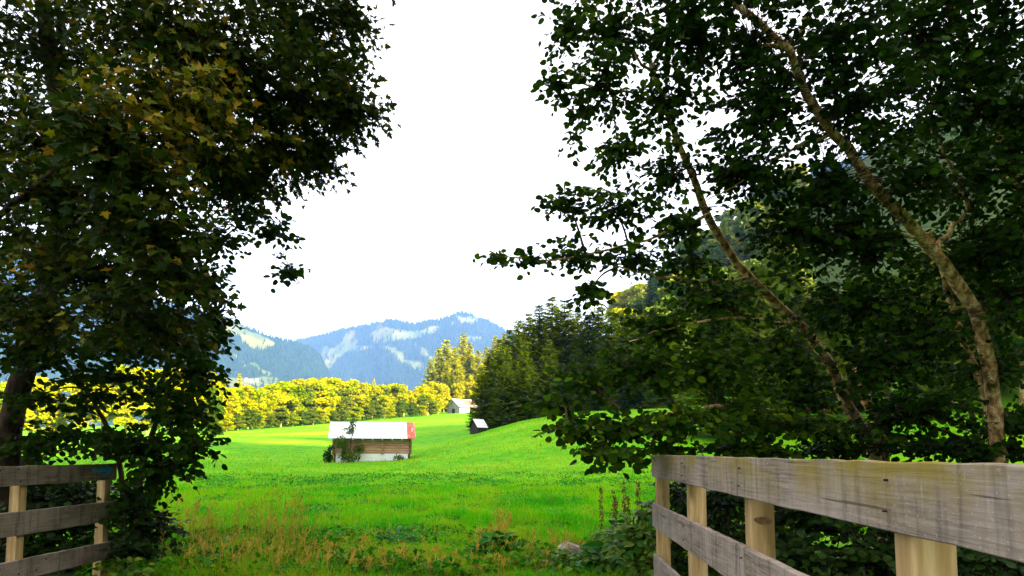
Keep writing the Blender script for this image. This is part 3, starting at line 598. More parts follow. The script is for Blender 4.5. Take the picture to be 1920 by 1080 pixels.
# ---- three alders on the right bank
ab = ground_at_px(1655, 9.2)
def alder_low_lit(LP, LT, r):  # picks low leaves whose colour is brightened to look sunlit
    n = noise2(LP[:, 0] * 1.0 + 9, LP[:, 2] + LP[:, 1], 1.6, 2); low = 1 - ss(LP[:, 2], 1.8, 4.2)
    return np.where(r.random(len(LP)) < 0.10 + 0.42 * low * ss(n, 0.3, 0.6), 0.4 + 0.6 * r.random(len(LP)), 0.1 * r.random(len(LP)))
alderA_blobs = [(1060, 60, 45, 50, 6.9, 0.5, 45), (1150, 60, 100, 70, 6.9, 0.8, 130), (1040, 155, 30, 22, 6.9, 0.3, 20), (1130, 165, 80, 45, 6.9, 0.7, 95), (1250, 190, 90, 60, 7.0, 0.8, 110),
    (1075, 262, 18, 14, 7.0, 0.2, 7), (1160, 285, 60, 35, 7.0, 0.5, 50), (1270, 320, 85, 50, 7.2, 0.7, 90), (1060, 375, 55, 22, 7.0, 0.4, 38), (1150, 390, 90, 32, 7.0, 0.6, 75), (1280, 415, 80, 35, 7.3, 0.6, 75),
    (930, 480, 26, 8, 6.9, 0.25, 9), (1000, 486, 40, 14, 6.9, 0.3, 22), (1080, 475, 55, 24, 7.0, 0.5, 42), (1185, 480, 80, 28, 7.2, 0.6, 62), (1105, 545, 32, 24, 7.2, 0.4, 20), (1300, 490, 70, 40, 7.6, 0.6, 60),
    (1340, 560, 110, 55, 8.0, 0.8, 120), (1240, 610, 80, 50, 7.4, 0.6, 75), (1200, 690, 100, 45, 6.8, 0.7, 85), (1100, 710, 70, 40, 6.6, 0.6, 45), (1330, 690, 100, 55, 7.4, 0.7, 110), (1480, 660, 110, 70, 8.0, 0.9, 150),
    (1075, 800, 50, 26, 5.9, 0.4, 34), (1175, 800, 90, 30, 6.0, 0.5, 62), (1290, 790, 100, 30, 6.4, 0.6, 66), (1145, 848, 55, 22, 5.7, 0.35, 36), (1400, 770, 100, 40, 7.2, 0.7, 85), (1040, 760, 40, 24, 6.2, 0.3, 16),
    (1500, 800, 120, 35, 8.0, 0.7, 80), (1250, 845, 60, 16, 6.6, 0.4, 24), (1380, 840, 90, 18, 7.6, 0.6, 55), (1440, 848, 100, 18, 8.4, 0.6, 60), (1500, 740, 110, 40, 8.4, 0.7, 80)]
alderA_blobs = [(*b[:6], b[6] * (0.70 if (b[0] < 1350 and b[1] < 540) else (0.8 if b[1] > 730 and b[0] > 1200 else 1.0))) for b in alderA_blobs]
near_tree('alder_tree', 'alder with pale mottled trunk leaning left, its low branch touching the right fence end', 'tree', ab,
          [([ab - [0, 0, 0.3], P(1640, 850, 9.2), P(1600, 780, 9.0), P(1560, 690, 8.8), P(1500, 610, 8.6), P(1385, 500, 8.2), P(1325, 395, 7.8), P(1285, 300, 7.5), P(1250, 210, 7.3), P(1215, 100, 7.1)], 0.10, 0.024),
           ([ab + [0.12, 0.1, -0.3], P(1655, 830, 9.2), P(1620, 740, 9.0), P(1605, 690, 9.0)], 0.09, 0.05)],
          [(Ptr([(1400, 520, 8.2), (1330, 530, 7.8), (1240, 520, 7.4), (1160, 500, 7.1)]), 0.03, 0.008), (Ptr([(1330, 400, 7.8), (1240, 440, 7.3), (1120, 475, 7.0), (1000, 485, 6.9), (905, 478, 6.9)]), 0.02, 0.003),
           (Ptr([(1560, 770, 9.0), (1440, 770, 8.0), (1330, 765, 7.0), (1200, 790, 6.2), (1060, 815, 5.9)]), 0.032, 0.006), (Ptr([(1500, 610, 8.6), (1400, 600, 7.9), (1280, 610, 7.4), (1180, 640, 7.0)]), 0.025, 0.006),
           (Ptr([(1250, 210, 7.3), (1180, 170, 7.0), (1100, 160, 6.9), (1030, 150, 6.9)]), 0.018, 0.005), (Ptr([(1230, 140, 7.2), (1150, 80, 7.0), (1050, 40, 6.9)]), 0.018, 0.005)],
          alderA_blobs, T_ALDER, 'alder', M_ALDER, M_BARK, 0.080, 31, autumn_lit=alder_low_lit, per_twig=8, twig_len=0.36)
bb = ground_at_px(1885, 8.4)
alderB_blobs = [(1290, 55, 90, 70, 6.6, 0.8, 110), (1420, 60, 110, 75, 6.6, 0.9, 150), (1430, 190, 110, 75, 6.8, 0.9, 145), (1400, 320, 100, 65, 7.0, 0.8, 110), (1570, 60, 120, 80, 6.6, 1.0, 150),
    (1600, 190, 120, 80, 6.8, 1.0, 155), (1560, 330, 120, 75, 7.0, 0.9, 150), (1500, 430, 110, 65, 7.2, 0.9, 140), (1700, 330, 110, 80, 7.2, 0.9, 140), (1640, 460, 120, 75, 7.4, 0.9, 150), (1600, 570, 120, 70, 7.6, 0.9, 140),
    (1740, 620, 110, 75, 7.8, 0.9, 130), (1640, 690, 120, 60, 7.8, 0.8, 110), (1330, -60, 200, 60, 6.6, 0.9, 110), (1720, 770, 120, 45, 8.0, 0.8, 120), (1600, 810, 100, 30, 8.2, 0.7, 90), (1740, 835, 130, 28, 8.6, 0.6, 110), (1580, 845, 90, 22, 8.8, 0.6, 70)]
near_tree('alder_tree', 'tallest alder with the long mottled trunk crossing the upper right sky', 'tree', bb,
          [([bb - [0, 0, 0.3], P(1868, 800, 8.4), P(1845, 640, 8.2), P(1815, 560, 8.0), P(1730, 450, 7.7), P(1650, 365, 7.4), P(1590, 280, 7.2), P(1520, 195, 7.0), P(1480, 95, 6.8), P(1400, 30, 6.7), P(1330, -30, 6.6)], 0.098, 0.030),
           ([bb + [0.15, 0.15, -0.3], P(1870, 850, 8.6), P(1850, 750, 8.5), P(1800, 620, 8.3), P(1765, 500, 8.1), P(1740, 430, 8.0)], 0.07, 0.03)],
          [(Ptr([(1725, 445, 7.7), (1640, 440, 7.4), (1560, 430, 7.3), (1480, 440, 7.2)]), 0.02, 0.005), (Ptr([(1560, 250, 7.1), (1470, 285, 7.0), (1390, 340, 7.0), (1320, 380, 7.0)]), 0.02, 0.005),
           (Ptr([(1480, 80, 6.8), (1400, 90, 6.7), (1320, 130, 6.7)]), 0.02, 0.006), (Ptr([(1475, 85, 6.8), (1510, 40, 6.8), (1530, -20, 6.8)]), 0.022, 0.012),
           (Ptr([(1755, 470, 7.8), (1790, 420, 7.9), (1815, 385, 8.0), (1770, 290, 8.0), (1740, 230, 8.0)]), 0.035, 0.012), (Ptr([(1600, 510, 7.7), (1680, 545, 7.8), (1760, 555, 7.9)]), 0.012, 0.012)],
          alderB_blobs, T_ALDER, 'alder', M_ALDER, M_BARK, 0.078, 41, per_twig=9, twig_len=0.36)
cb = ground_at_px(2040, 8.8)
alderC_blobs = [(1730, 60, 110, 80, 7.4, 1.0, 150), (1870, 70, 110, 90, 7.4, 1.0, 170), (1760, 190, 110, 75, 7.6, 0.9, 150), (1900, 210, 90, 90, 7.4, 1.0, 150), (1830, 330, 100, 80, 7.8, 1.0, 160), (1910, 430, 80, 80, 7.6, 0.9, 140),
    (1800, 480, 100, 70, 8.2, 0.9, 140), (1890, 570, 90, 70, 8.0, 0.9, 140), (1850, 690, 100, 55, 8.4, 0.8, 95), (1900, 790, 80, 40, 8.4, 0.7, 100), (1860, 845, 90, 24, 8.6, 0.6, 80), (1820, -60, 200, 60, 7.0, 1.0, 120), (1990, 300, 80, 250, 7.6, 1.0, 160)]
near_tree('alder_tree', 'dense dark alder filling the upper right corner of the view', 'tree', cb,
          [([cb - [0, 0, 0.3], P(2010, 700, 8.8), P(1960, 480, 8.6), P(1900, 330, 8.4), P(1860, 200, 8.2), P(1800, 60, 8.0), P(1760, -80, 7.8)], 0.12, 0.05)],
          [(Ptr([(1900, 330, 8.4), (1840, 200, 8.1), (1780, 230, 8.0), (1700, 280, 7.8)]), 0.03, 0.01), (Ptr([(1960, 480, 8.6), (1900, 470, 8.3), (1820, 490, 8.2)]), 0.03, 0.008)],
          alderC_blobs, T_ALDER, 'alder', M_ALDER, M_BARK, 0.080, 51, per_twig=9, twig_len=0.36)

# ------------------------------------------------------------------ bushes near the fences
def bush(name, label, cat, base_px, d, blobs, T, mat, size, seed, singles=60, per_twig=7, twig_len=0.28, group=None):
    b = ground_at_px(base_px, d)
    stems = [([b + np.array([0, 0, -0.1]), b * 0.4 + P(x[0], x[1], x[4]) * 0.6 - np.array([0, 0, 0.05]), P(x[0], x[1], x[4])], 0.012, 0.004) for x in blobs[:3]]
    return near_tree(name, label, cat, b, stems, [], blobs, T, name, mat, M_TWIG, size, seed, group=group, singles=singles, per_twig=per_twig, twig_len=twig_len, updir=0.9)
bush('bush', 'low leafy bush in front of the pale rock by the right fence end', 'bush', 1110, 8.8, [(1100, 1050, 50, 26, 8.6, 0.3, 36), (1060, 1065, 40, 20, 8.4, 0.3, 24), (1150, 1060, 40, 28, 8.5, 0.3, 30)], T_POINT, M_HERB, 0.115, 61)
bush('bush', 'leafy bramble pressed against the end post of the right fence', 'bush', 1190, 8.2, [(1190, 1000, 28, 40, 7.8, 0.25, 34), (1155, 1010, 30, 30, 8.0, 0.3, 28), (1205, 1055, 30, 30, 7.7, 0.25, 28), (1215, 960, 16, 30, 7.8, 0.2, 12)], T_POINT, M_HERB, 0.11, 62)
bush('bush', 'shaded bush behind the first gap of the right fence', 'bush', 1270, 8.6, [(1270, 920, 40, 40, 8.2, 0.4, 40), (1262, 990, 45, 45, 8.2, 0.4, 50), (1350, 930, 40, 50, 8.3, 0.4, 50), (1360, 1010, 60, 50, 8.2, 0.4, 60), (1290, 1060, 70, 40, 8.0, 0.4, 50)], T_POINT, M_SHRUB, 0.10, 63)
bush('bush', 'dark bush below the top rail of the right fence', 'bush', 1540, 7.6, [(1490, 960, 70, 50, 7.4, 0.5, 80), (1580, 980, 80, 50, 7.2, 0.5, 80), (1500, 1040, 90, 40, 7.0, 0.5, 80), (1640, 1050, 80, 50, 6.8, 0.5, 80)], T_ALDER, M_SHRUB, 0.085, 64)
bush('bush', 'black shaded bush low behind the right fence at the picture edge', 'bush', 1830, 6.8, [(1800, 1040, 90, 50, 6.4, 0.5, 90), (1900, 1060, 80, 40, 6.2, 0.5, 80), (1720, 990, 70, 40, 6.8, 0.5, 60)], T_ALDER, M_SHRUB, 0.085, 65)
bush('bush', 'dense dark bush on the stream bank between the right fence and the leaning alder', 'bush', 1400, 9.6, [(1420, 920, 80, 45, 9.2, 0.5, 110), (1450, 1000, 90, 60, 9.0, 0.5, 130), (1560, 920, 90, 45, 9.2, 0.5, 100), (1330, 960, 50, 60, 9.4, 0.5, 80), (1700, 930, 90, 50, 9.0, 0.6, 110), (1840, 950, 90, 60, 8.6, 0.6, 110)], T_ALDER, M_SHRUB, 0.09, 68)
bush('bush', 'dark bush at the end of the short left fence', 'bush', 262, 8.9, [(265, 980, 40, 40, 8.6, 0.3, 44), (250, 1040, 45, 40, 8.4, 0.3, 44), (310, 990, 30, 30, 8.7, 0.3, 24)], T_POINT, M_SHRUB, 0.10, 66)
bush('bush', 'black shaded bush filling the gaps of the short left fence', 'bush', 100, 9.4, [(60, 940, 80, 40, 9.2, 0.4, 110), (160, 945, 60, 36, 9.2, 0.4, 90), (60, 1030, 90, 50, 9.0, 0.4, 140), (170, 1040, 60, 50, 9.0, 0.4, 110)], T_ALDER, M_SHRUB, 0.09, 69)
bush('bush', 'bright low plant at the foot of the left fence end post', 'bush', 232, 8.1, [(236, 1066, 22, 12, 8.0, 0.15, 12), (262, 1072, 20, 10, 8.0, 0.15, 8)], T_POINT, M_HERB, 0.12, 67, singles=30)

# ------------------------------------------------------------------ fences
def rail_obj(parent, x0, x1, z0, z1, th, bumps=0):
    n = max(4, int((x1 - x0) / 0.12)); xs = np.linspace(x0, x1, n); r = np.random.default_rng(int(abs(x0 * 100 + z0 * 1000)) + 5)
    wob = (r.random((n, 4)) - 0.5) * 0.006
    b = 0.004; ring = []
    for i, x in enumerate(xs):
        zt = z1 + wob[i, 0]; zb = z0 + wob[i, 1]
        ring.append([[x, -th, zb + b], [x, -th, zt - b], [x, -th + b, zt], [x, -b, zt], [x, 0, zt - b], [x, 0, zb + b], [x, -b, zb], [x, -th + b, zb]])
    v = np.array(ring).reshape(-1, 3); q = []; k = 8
    for i in range(n - 1):
        for j in range(k): q.append([i * k + j, (i + 1) * k + j, (i + 1) * k + (j + 1) % k, i * k + (j + 1) % k])
    c = len(v); v = np.vstack([v, v[:k].mean(0), v[-k:].mean(0)]); t = []
    for j in range(k): t += [[c, j, (j + 1) % k], [c + 1, (n - 1) * k + (j + 1) % k, (n - 1) * k + j]]
    return link('rail', np_mesh('rail', v, t, q, M_RAIL), parent)
def post_obj(parent, x, w_, z0, z1, y0, lean=0.0):
    o = MB().box((-w_ / 2, 0, z0), (w_ / 2, w_, z1), 0.005).obj('post', M_POST, parent, loc=(x, y0, 0)); o.rotation_euler = (0, lean, 0); return o
def nail_obj(parent, x, y, z, r=0.007):
    return MB().tube([[x, y - 0.004, z], [x, y + 0.012, z]], r, 7).obj('nail', M_NAIL, parent)
# right fence: local x runs along the fence away from the viewer, local -y faces the path (left)
ang = math.atan2(1.0, 0.0508)
fr = empty('wooden_fence', (0.985, 0, 0), ang)
# local +y must point away from the path (to the right): rotate so that local y = -world x side; mirror by building on negative y
tag(fr, 'long grey plank fence with three rails running along the right side', 'fence', 'plank fences of the little bridge')
def rfx(d): return d / math.sin(ang)
TH = 0.038
def rail_r(d0, d1, z0, z1): return rail_obj(fr, rfx(d0), rfx(d1), EYE + z0, EYE + z1, TH)
# local y axis after rotation of about 87 deg points to world -x (towards the path); the rail's outer side is local y = 0
rA = rail_r(3.56, 6.46, -0.226, -0.024); rB = rail_r(-1.2, 3.552, -0.228, -0.026)
rC = rail_r(3.47, 6.47, -0.690, -0.474); rD = rail_r(-1.2, 3.462, -0.692, -0.478)
rE = rail_r(3.50, 6.44, -1.150, -0.940); rF = rail_r(-1.2, 3.492, -1.152, -0.944)
for i, d in enumerate((6.40, 4.93, 3.46, 1.93, 0.4, -1.0)):
    o = post_obj(fr, rfx(d) + 0.06, 0.115, -0.9, EYE - 0.05, -TH - 0.115, 0.0)
    if i == 2:
        kn = np.array([[0.045 * math.cos(a) * (1 + 0.15 * math.sin(2 * a)), 0, 0.016 * math.sin(a)] for a in np.linspace(0, 2 * np.pi, 14, endpoint=False)])
        # knot on the face that looks at the viewer
        v = np.array([[-0.0590, 0.058 + p[0], 1.16 + p[2] * 1.2] for p in kn] + [[-0.0605, 0.058, 1.16]])
        ko = link('knot', np_mesh('knot', v, [[j, (j + 1) % 14, 14] for j in range(14)], mat=M_KNOT), o)
    for (z, rr_) in ((EYE - 0.08, rA if d > 3.5 else rB), (EYE - 0.17, rA if d > 3.5 else rB), (EYE - 0.53, rC if d > 3.5 else rD), (EYE - 0.63, rC if d > 3.5 else rD)):
        nail_obj(rr_, rfx(d) + 0.06 + (random.random() - 0.5) * 0.04, 0.0, z, 0.0035)
# left fence
angl = math.atan2(1.0, 0.055)
fl = empty('wooden_fence', (-5.36, 0, 0), angl); fl.rotation_euler = (0, 0.0, angl)
tag(fl, 'short grey plank fence with a blue arrow on its top rail, at left', 'fence', 'plank fences of the little bridge')
def rail_l(d0, d1, z0, z1): 
    o = rail_obj(fl, d0, d1, EYE + z0, EYE + z1, TH); return o
# the path side of this fence is world +x = local -y
rails_l = [rail_l(4.6, 8.46, -0.335, -0.138), rail_l(4.6, 8.43, -0.83, -0.595), rail_l(4.6, 8.41, -1.28, -1.075)]
for d in (8.36, 7.02, 5.5): post_obj(fl, d, 0.105, -0.9, EYE - 0.16, 0.0)
for ri_, zz, xs in ((0, -0.18, (8.14, 6.9, 6.68, 6.62)), (0, -0.29, (8.0, 7.5, 6.92, 6.66)), (1, -0.66, (8.13, 7.6, 6.7)), (1, -0.76, (8.10, 6.62)), (2, -1.13, (8.12, 7.35, 6.75)), (2, -1.22, (7.0, 7.2, 6.6))):
    for x in xs: nail_obj(rails_l[ri_], x + (random.random() - 0.5) * 0.05, -TH, EYE + zz + (random.random() - 0.5) * 0.03, 0.010)
# blue arrow painted on the top rail (pointing away from the viewer, to the right in the picture)
def stroke(pts, wd):
    v = []; q = []
    for i, (x, z) in enumerate(pts):
        a = np.array(pts[min(i + 1, len(pts) - 1)]) - np.array(pts[max(i - 1, 0)]); a = a / np.linalg.norm(a); nn = np.array([-a[1], a[0]]) * wd / 2
        v += [[x + nn[0], -TH - 0.002, z + nn[1]], [x - nn[0], -TH - 0.002, z - nn[1]]]
        if i: q.append([2 * i - 2, 2 * i - 1, 2 * i + 1, 2 * i])
    return v, q
ar = MB(); z0 = EYE - 0.212
def bar(pts, hw, lift):      # a brush stroke: pts along its middle, hw = half extents (along rail, up)
    v, q = [], []
    for i, (x, z) in enumerate(pts):
        v += [[x - hw[0], -TH - lift, z + hw[1]], [x + hw[0], -TH - lift, z - hw[1]]]
        if i: q.append([2 * i - 2, 2 * i - 1, 2 * i + 1, 2 * i])
    ar.add(v, None, q)
bar([(8.00, z0 + 0.002), (8.10, z0 - 0.004), (8.20, z0 + 0.000), (8.33, z0 + 0.004)], (0.012, 0.022), 0.0020)
bar([(8.215, z0 + 0.066), (8.275, z0 + 0.040), (8.335, z0 + 0.002)], (0.045, 0.006), 0.0028)
bar([(8.335, z0 + 0.004), (8.275, z0 - 0.045), (8.205, z0 - 0.078)], (0.045, -0.006), 0.0036)
ar.obj('painted_arrow', M_BLUE, rails_l[0])
# bridge deck under the viewer
dk = empty('footbridge', (-1.9, 3.0, 0)); tag(dk, 'plank footbridge carrying both grey fences', 'bridge')
for k in range(28): MB().box((-3.6, -4.2 + k * 0.3, -0.10), (3.2, -4.2 + k * 0.3 + 0.285, -0.045), 0.006).obj('plank', M_DECK, dk)
for x in (-3.2, 0.0, 2.8): MB().box((x - 0.12, -4.3, -0.42), (x + 0.12, 4.4, -0.103), 0.01).obj('beam', M_DARKWOOD, dk)

# ------------------------------------------------------------------ hay barn in the meadow
bc = ground_at_px(697, 57.0); barn = empty('hay_barn', (bc[0] + 0.05, 57.0, 0.60), math.radians(11.3))
tag(barn, 'small log hay barn with pale tin roof alone in the meadow', 'barn')
HL, WY = 2.98, 1.9
def log(x0, x1, y, z, r, mat, axis_='x'):
    n = 8; th = np.linspace(0, 2 * np.pi, n, endpoint=False) + np.pi / 8
    prof = np.stack([np.cos(th) * r * 0.6, np.sin(th) * r * 1.06], -1)
    k = 5; xs = np.linspace(x0, x1, k); r2 = np.random.default_rng(int(abs(z * 977 + x0 * 31 + y * 7)))
    v = []
    for x in xs:
        w_ = (r2.random(2) - 0.5) * 0.02
        for p in prof: v.append([x, y + p[0] + w_[0], z + p[1] + w_[1]] if axis_ == 'x' else [y + p[0] + w_[0], x, z + p[1] + w_[1]])
    q = [[i * n + j, i * n + (j + 1) % n, (i + 1) * n + (j + 1) % n, (i + 1) * n + j] for i in range(k - 1) for j in range(n)]
    c = len(v); v.append(np.mean(v[:n], 0)); v.append(np.mean(v[(k - 1) * n:k * n], 0))
    t = [[c, (j + 1) % n, j] for j in range(n)] + [[c + 1, (k - 1) * n + j, (k - 1) * n + (j + 1) % n] for j in range(n)]
    return link('log', np_mesh('log', v, t, q, mat), barn)
for sy in (-1, 1):
    for k in range(6): log(-HL - 0.16, HL + 0.16, sy * WY, 0.89 + k * 0.20, 0.103, M_LOG)
for sx in (-1, 1):
    for k in range(9): log(-WY - 0.22 + 0.05 * (k % 2), WY + 0.22, sx * HL, 0.12 + k * 0.205, 0.105, M_LOGEND, 'y')
for k in range(4):
    MB().box((-HL + 0.12, -WY - 0.03, 0.02 + k * 0.192), (HL - 0.13, -WY + 0.02, 0.02 + k * 0.192 + 0.184), 0.006).obj('white_board', M_WHITEBOARD, barn)
    MB().box((-HL + 0.12, WY - 0.02, 0.02 + k * 0.192), (HL - 0.13, WY + 0.03, 0.02 + k * 0.192 + 0.184), 0.006).obj('white_board', M_WHITEBOARD, barn)
MB().box((0.72, -WY - 0.16, 0.72), (0.88, -WY - 0.10, 1.98), 0.01).obj('upright', M_LOG, barn)
MB().box((-1.02, -WY - 0.16, 0.72), (-0.90, -WY - 0.10, 1.98), 0.01).obj('upright', M_LOG, barn)
MB().box((-HL - 0.2, -WY - 0.10, 1.97), (HL + 0.2, -WY + 0.10, 2.13), 0.01).obj('wall_plate', M_DARKWOOD, barn)
MB().box((-HL - 0.2, WY - 0.10, 1.97), (HL + 0.2, WY + 0.10, 2.13), 0.01).obj('wall_plate', M_DARKWOOD, barn)
RZ, EZ, EYo = 3.40, 2.03, 2.42
sl_ang = math.atan2(RZ - EZ, EYo)
for sx in (-1, 1):      # gable boards
    for k in range(12):
        y0 = -WY + k * (2 * WY / 12); y1 = y0 + 2 * WY / 12 - 0.012; yc = (y0 + y1) / 2
        zt = RZ - 0.12 - abs(yc) * (RZ - EZ) / EYo
        MB().box((sx * HL - 0.015, y0, 1.90), (sx * HL + 0.015, y1, zt), 0.004).obj('gable_board', M_LOGEND, barn)
roof = MB().box((-HL - 0.2, -0.07, RZ - 0.17), (HL + 0.2, 0.07, RZ - 0.05), 0.01).obj('roof', M_DARKWOOD, barn)
for sy in (-1, 1):
    for k in range(9):     # rafters with pale ends
        x = -3.1 + k * 0.775
        M = Matrix.Translation((x, 0, RZ - 0.045)) @ Matrix.Rotation(sy * -sl_ang if sy > 0 else sl_ang, 4, 'X')
        Ls = math.hypot(EYo, RZ - EZ)
        lo, hi = ((-0.05, -Ls + 0.02, -0.15), (0.05, -0.05, -0.03)) if sy < 0 else ((-0.05, 0.05, -0.15), (0.05, Ls - 0.02, -0.03))
        rf = MB().box(lo, hi, 0.004, M).obj('rafter', M_DARKWOOD, roof)
        if sy < 0: MB().box((-0.052, -Ls + 0.005, -0.152), (0.052, -Ls + 0.018, -0.028), 0.0, M).obj('rafter_end', M_WHITEBOARD, roof)
    for k in range(10):    # tin sheets with raised seams
        x0 = -3.44 + k * 0.688; x1 = x0 + 0.684; Ls = math.hypot(EYo, RZ - EZ) + 0.05
        M = Matrix.Translation((0, 0, RZ + (0.004 if sy < 0 else 0.0))) @ Matrix.Rotation(sl_ang if sy < 0 else -sl_ang, 4, 'X')
        m = MB(); a, b = (-Ls, 0.02) if sy < 0 else (-0.02, Ls)
        m.box((x0, a, -0.018), (x1, b, 0.0), 0, M)
        for j in range(3): m.box((x0 + 0.03 + j * 0.22, a + 0.002, 0.001), (x0 + 0.045 + j * 0.22, b - 0.002, 0.012), 0, M)
        so_ = m.obj('roof_sheet', M_RED if (k == 9) else M_TIN, roof)
        if k == 9 and sy < 0: so_['label'] = 'rusty red end sheet of the roof'
def bush_far(name, label, cat, c, ax, n, size, mat, seed, stem=None):
    r = np.random.default_rng(seed); root = empty(name, c); tag(root, label, cat)
    V, Tt, tn, off = [], [], [], 0
    for (bx, by, bz, rx, ry, rz, k) in ax:
        u = unit(r.normal(size=(k, 3))) * (r.random((k, 1)) ** 0.5) * [rx, ry, rz] + [bx, by, bz]
        R = frames(unit(r.normal(size=(k, 3)) + [0, 0, -0.2]), unit(r.normal(size=(k, 3)) + [0, -0.6, 0.9]))
        v, t = scatter(T_POINT, u, R, size * (0.6 + 0.7 * r.random(k))); V.append(v); Tt.append(t + off); off += len(v); tn.append(np.repeat(r.random(k), len(T_POINT[0])))
    tag(link('foliage', np_mesh('foliage', np.vstack(V), np.vstack(Tt), mat=mat, attrs={'tint': np.concatenate(tn)}), root), kind='stuff')
    for (bx, by, bz, rx, ry, rz, k) in ax[:4]:
        MB().tube(spline([[bx * 0.5, by, -0.1], [bx * 0.8, by, bz * 0.6], [bx, by, bz + rz * 0.5]], 6), np.linspace(0.03, 0.008, 6), 5).obj('stem', M_TWIG, root)
    return root
def barn_pt(lx, ly): 
    a = math.radians(11.3); x = bc[0] + 0.05 + lx * math.cos(a) - ly * math.sin(a); y = 57 + lx * math.sin(a) + ly * math.cos(a); return np.array([x, y, float(ground(x, y))])
bush_far('shrub', 'tall thin shrub growing up the left half of the hay barn past its roof', 'shrub', barn_pt(-1.9, -2.75),
         [(0.1, 0, 0.5, 0.95, 0.4, 0.5, 520), (-0.55, 0, 1.6, 0.5, 0.35, 0.55, 330), (0.25, 0, 2.55, 0.36, 0.25, 0.45, 130), (0.35, 0, 3.05, 0.28, 0.2, 0.45, 70), (-0.35, 0, 2.6, 0.4, 0.2, 0.22, 26), (-0.2, 0, 1.0, 0.3, 0.3, 0.5, 160)], 0, 0.15, M_GREENLEAF, 71)
bush_far('shrub', 'round tuft of ivy on the log wall of the hay barn', 'shrub', barn_pt(-1.05, -2.30), [(0, 0, 1.12, 0.48, 0.25, 0.32, 230)], 0, 0.13, M_GREENLEAF, 72)
bush_far('shrub', 'dark shrub at the left corner of the hay barn', 'shrub', barn_pt(-3.45, -1.9), [(0, 0, 0.5, 0.42, 0.5, 0.6, 380), (0.2, 0, 1.1, 0.25, 0.3, 0.4, 120)], 0, 0.14, M_SHRUB, 73)
bush_far('shrub', 'low shrub before the white boards of the hay barn', 'shrub', barn_pt(2.1, -2.5), [(0, 0, 0.2, 0.5, 0.3, 0.28, 170)], 0, 0.13, M_GREENLEAF, 74)

# ------------------------------------------------------------------ far barn, shed, pole
fb = ground_at_px(862, 200.0); far_barn = empty('barn', (fb[0], 200, float(ground(fb[0], 200)) + 0.0), math.radians(36))
tag(far_barn, 'distant grey boarded barn with red streaked tin roof beside the dark spruces', 'barn')
BW, BL, BE, BR = 3.6, 14.0, 1.9, 4.0
xg = -2.2     # gable plane in local x
for k in range(14):
    y0 = -BW + k * 2 * BW / 14; y1 = y0 + 2 * BW / 14 - 0.02; yc = (y0 + y1) / 2
    MB().box((xg - 0.03, y0, -0.4), (xg + 0.03, y1, BR - 0.15 - abs(yc) * (BR - BE) / BW)).obj('wall_board', M_GREYBOARD, far_barn)
MB().box((xg - 0.06, -1.0, -0.4), (xg - 0.032, 0.6, 1.15), 0.01).obj('door', M_DARKWOOD, far_barn)
MB().box((xg + 0.04, -BW, -0.4), (xg + BL, -BW + 0.15, BE + 0.1), 0.01).obj('wall', M_PLASTER, far_barn)
MB().box((xg + 0.04, BW - 0.15, -0.4), (xg + BL, BW, BE + 0.1), 0.01).obj('wall', M_PLASTER, far_barn)
MB().box((xg + BL - 0.1, -BW + 0.16, -0.4), (xg + BL, BW - 0.16, BE + 0.1), 0.01).obj('wall', M_PLASTER, far_barn)
for x in (3.4, 6.2):
    wn = MB().box((xg + x, -BW - 0.05, 0.2), (xg + x + 1.4, -BW - 0.003, 1.6), 0.01).obj('window', M_DARKWOOD, far_barn)
    for j in range(2): MB().box((xg + x + 0.08 + j * 0.64, -BW - 0.07, 0.3), (xg + x + 0.68 + j * 0.64, -BW - 0.052, 1.5)).obj('pane', M_GLASS, wn)
for x in (2.6, 5.4, 8.4): MB().box((xg + x, -BW - 0.75, -0.5), (xg + x + 0.16, -BW - 0.6, BE - 0.2), 0.01).obj('post', M_PLASTER, far_barn)
froof = MB().box((xg - 0.5, -0.06, BR - 0.1), (xg + BL + 0.3, 0.06, BR + 0.02), 0.01).obj('roof', M_WHITEBOARD, far_barn)
fa = math.atan2(BR - BE, BW); Lr = math.hypot(BR - BE, BW) + 0.75
for sy in (-1, 1):
    for k in range(15):
        M = Matrix.Translation((0, 0, BR)) @ Matrix.Rotation(fa if sy < 0 else -fa, 4, 'X'); x0 = xg - 0.6 + k * 1.0
        m = MB(); a, b = (-Lr, 0) if sy < 0 else (0, Lr)
        m.box((x0, a, -0.04), (x0 + 0.985, b, 0.0), 0, M); m.box((x0, a, 0.001), (x0 + 0.06, b, 0.04), 0, M)
        m.obj('roof_sheet', M_TIN if k < 3 or k in (6, 10) else M_RED, froof)
MB().box((xg + 8.4, -0.3, BR), (xg + 9.0, 0.3, BR + 0.55), 0.01).obj('chimney', M_WHITEBOARD, froof)
for k in range(2):
    for sy in (-1, 1):
        M = Matrix.Translation((xg - 0.62, 0, BR - 0.12)) @ Matrix.Rotation(fa if sy < 0 else -fa, 4, 'X')
        if k == 0: MB().box((-0.03, -Lr if sy < 0 else 0, -0.1), (0.0, 0 if sy < 0 else Lr, 0.1), 0, M).obj('barge_board', M_DARKWOOD, froof)
sh = ground_at_px(893, 84.0); shed = empty('shed', (sh[0] + 0.25, 84.0, float(ground(sh[0], 84.0)) - 0.1), math.radians(-38)); shed.scale = (0.70, 0.70, 0.80)
tag(shed, 'small steep roofed shed half hidden under the spruces', 'shed')
for sx in (-1, 1):
    MB().box((sx * 0.85 - 0.05, -1.2, 0), (sx * 0.85 + 0.05, 1.2, 1.2), 0.01).obj('wall', M_DARKWOOD, shed)
v = [[-0.8, -1.2, 0], [0.8, -1.2, 0], [0.8, -1.2, 1.2], [0, -1.2, 2.2], [-0.8, -1.2, 1.2]]; v2 = [[a, b + 0.08, c] for a, b, c in v]
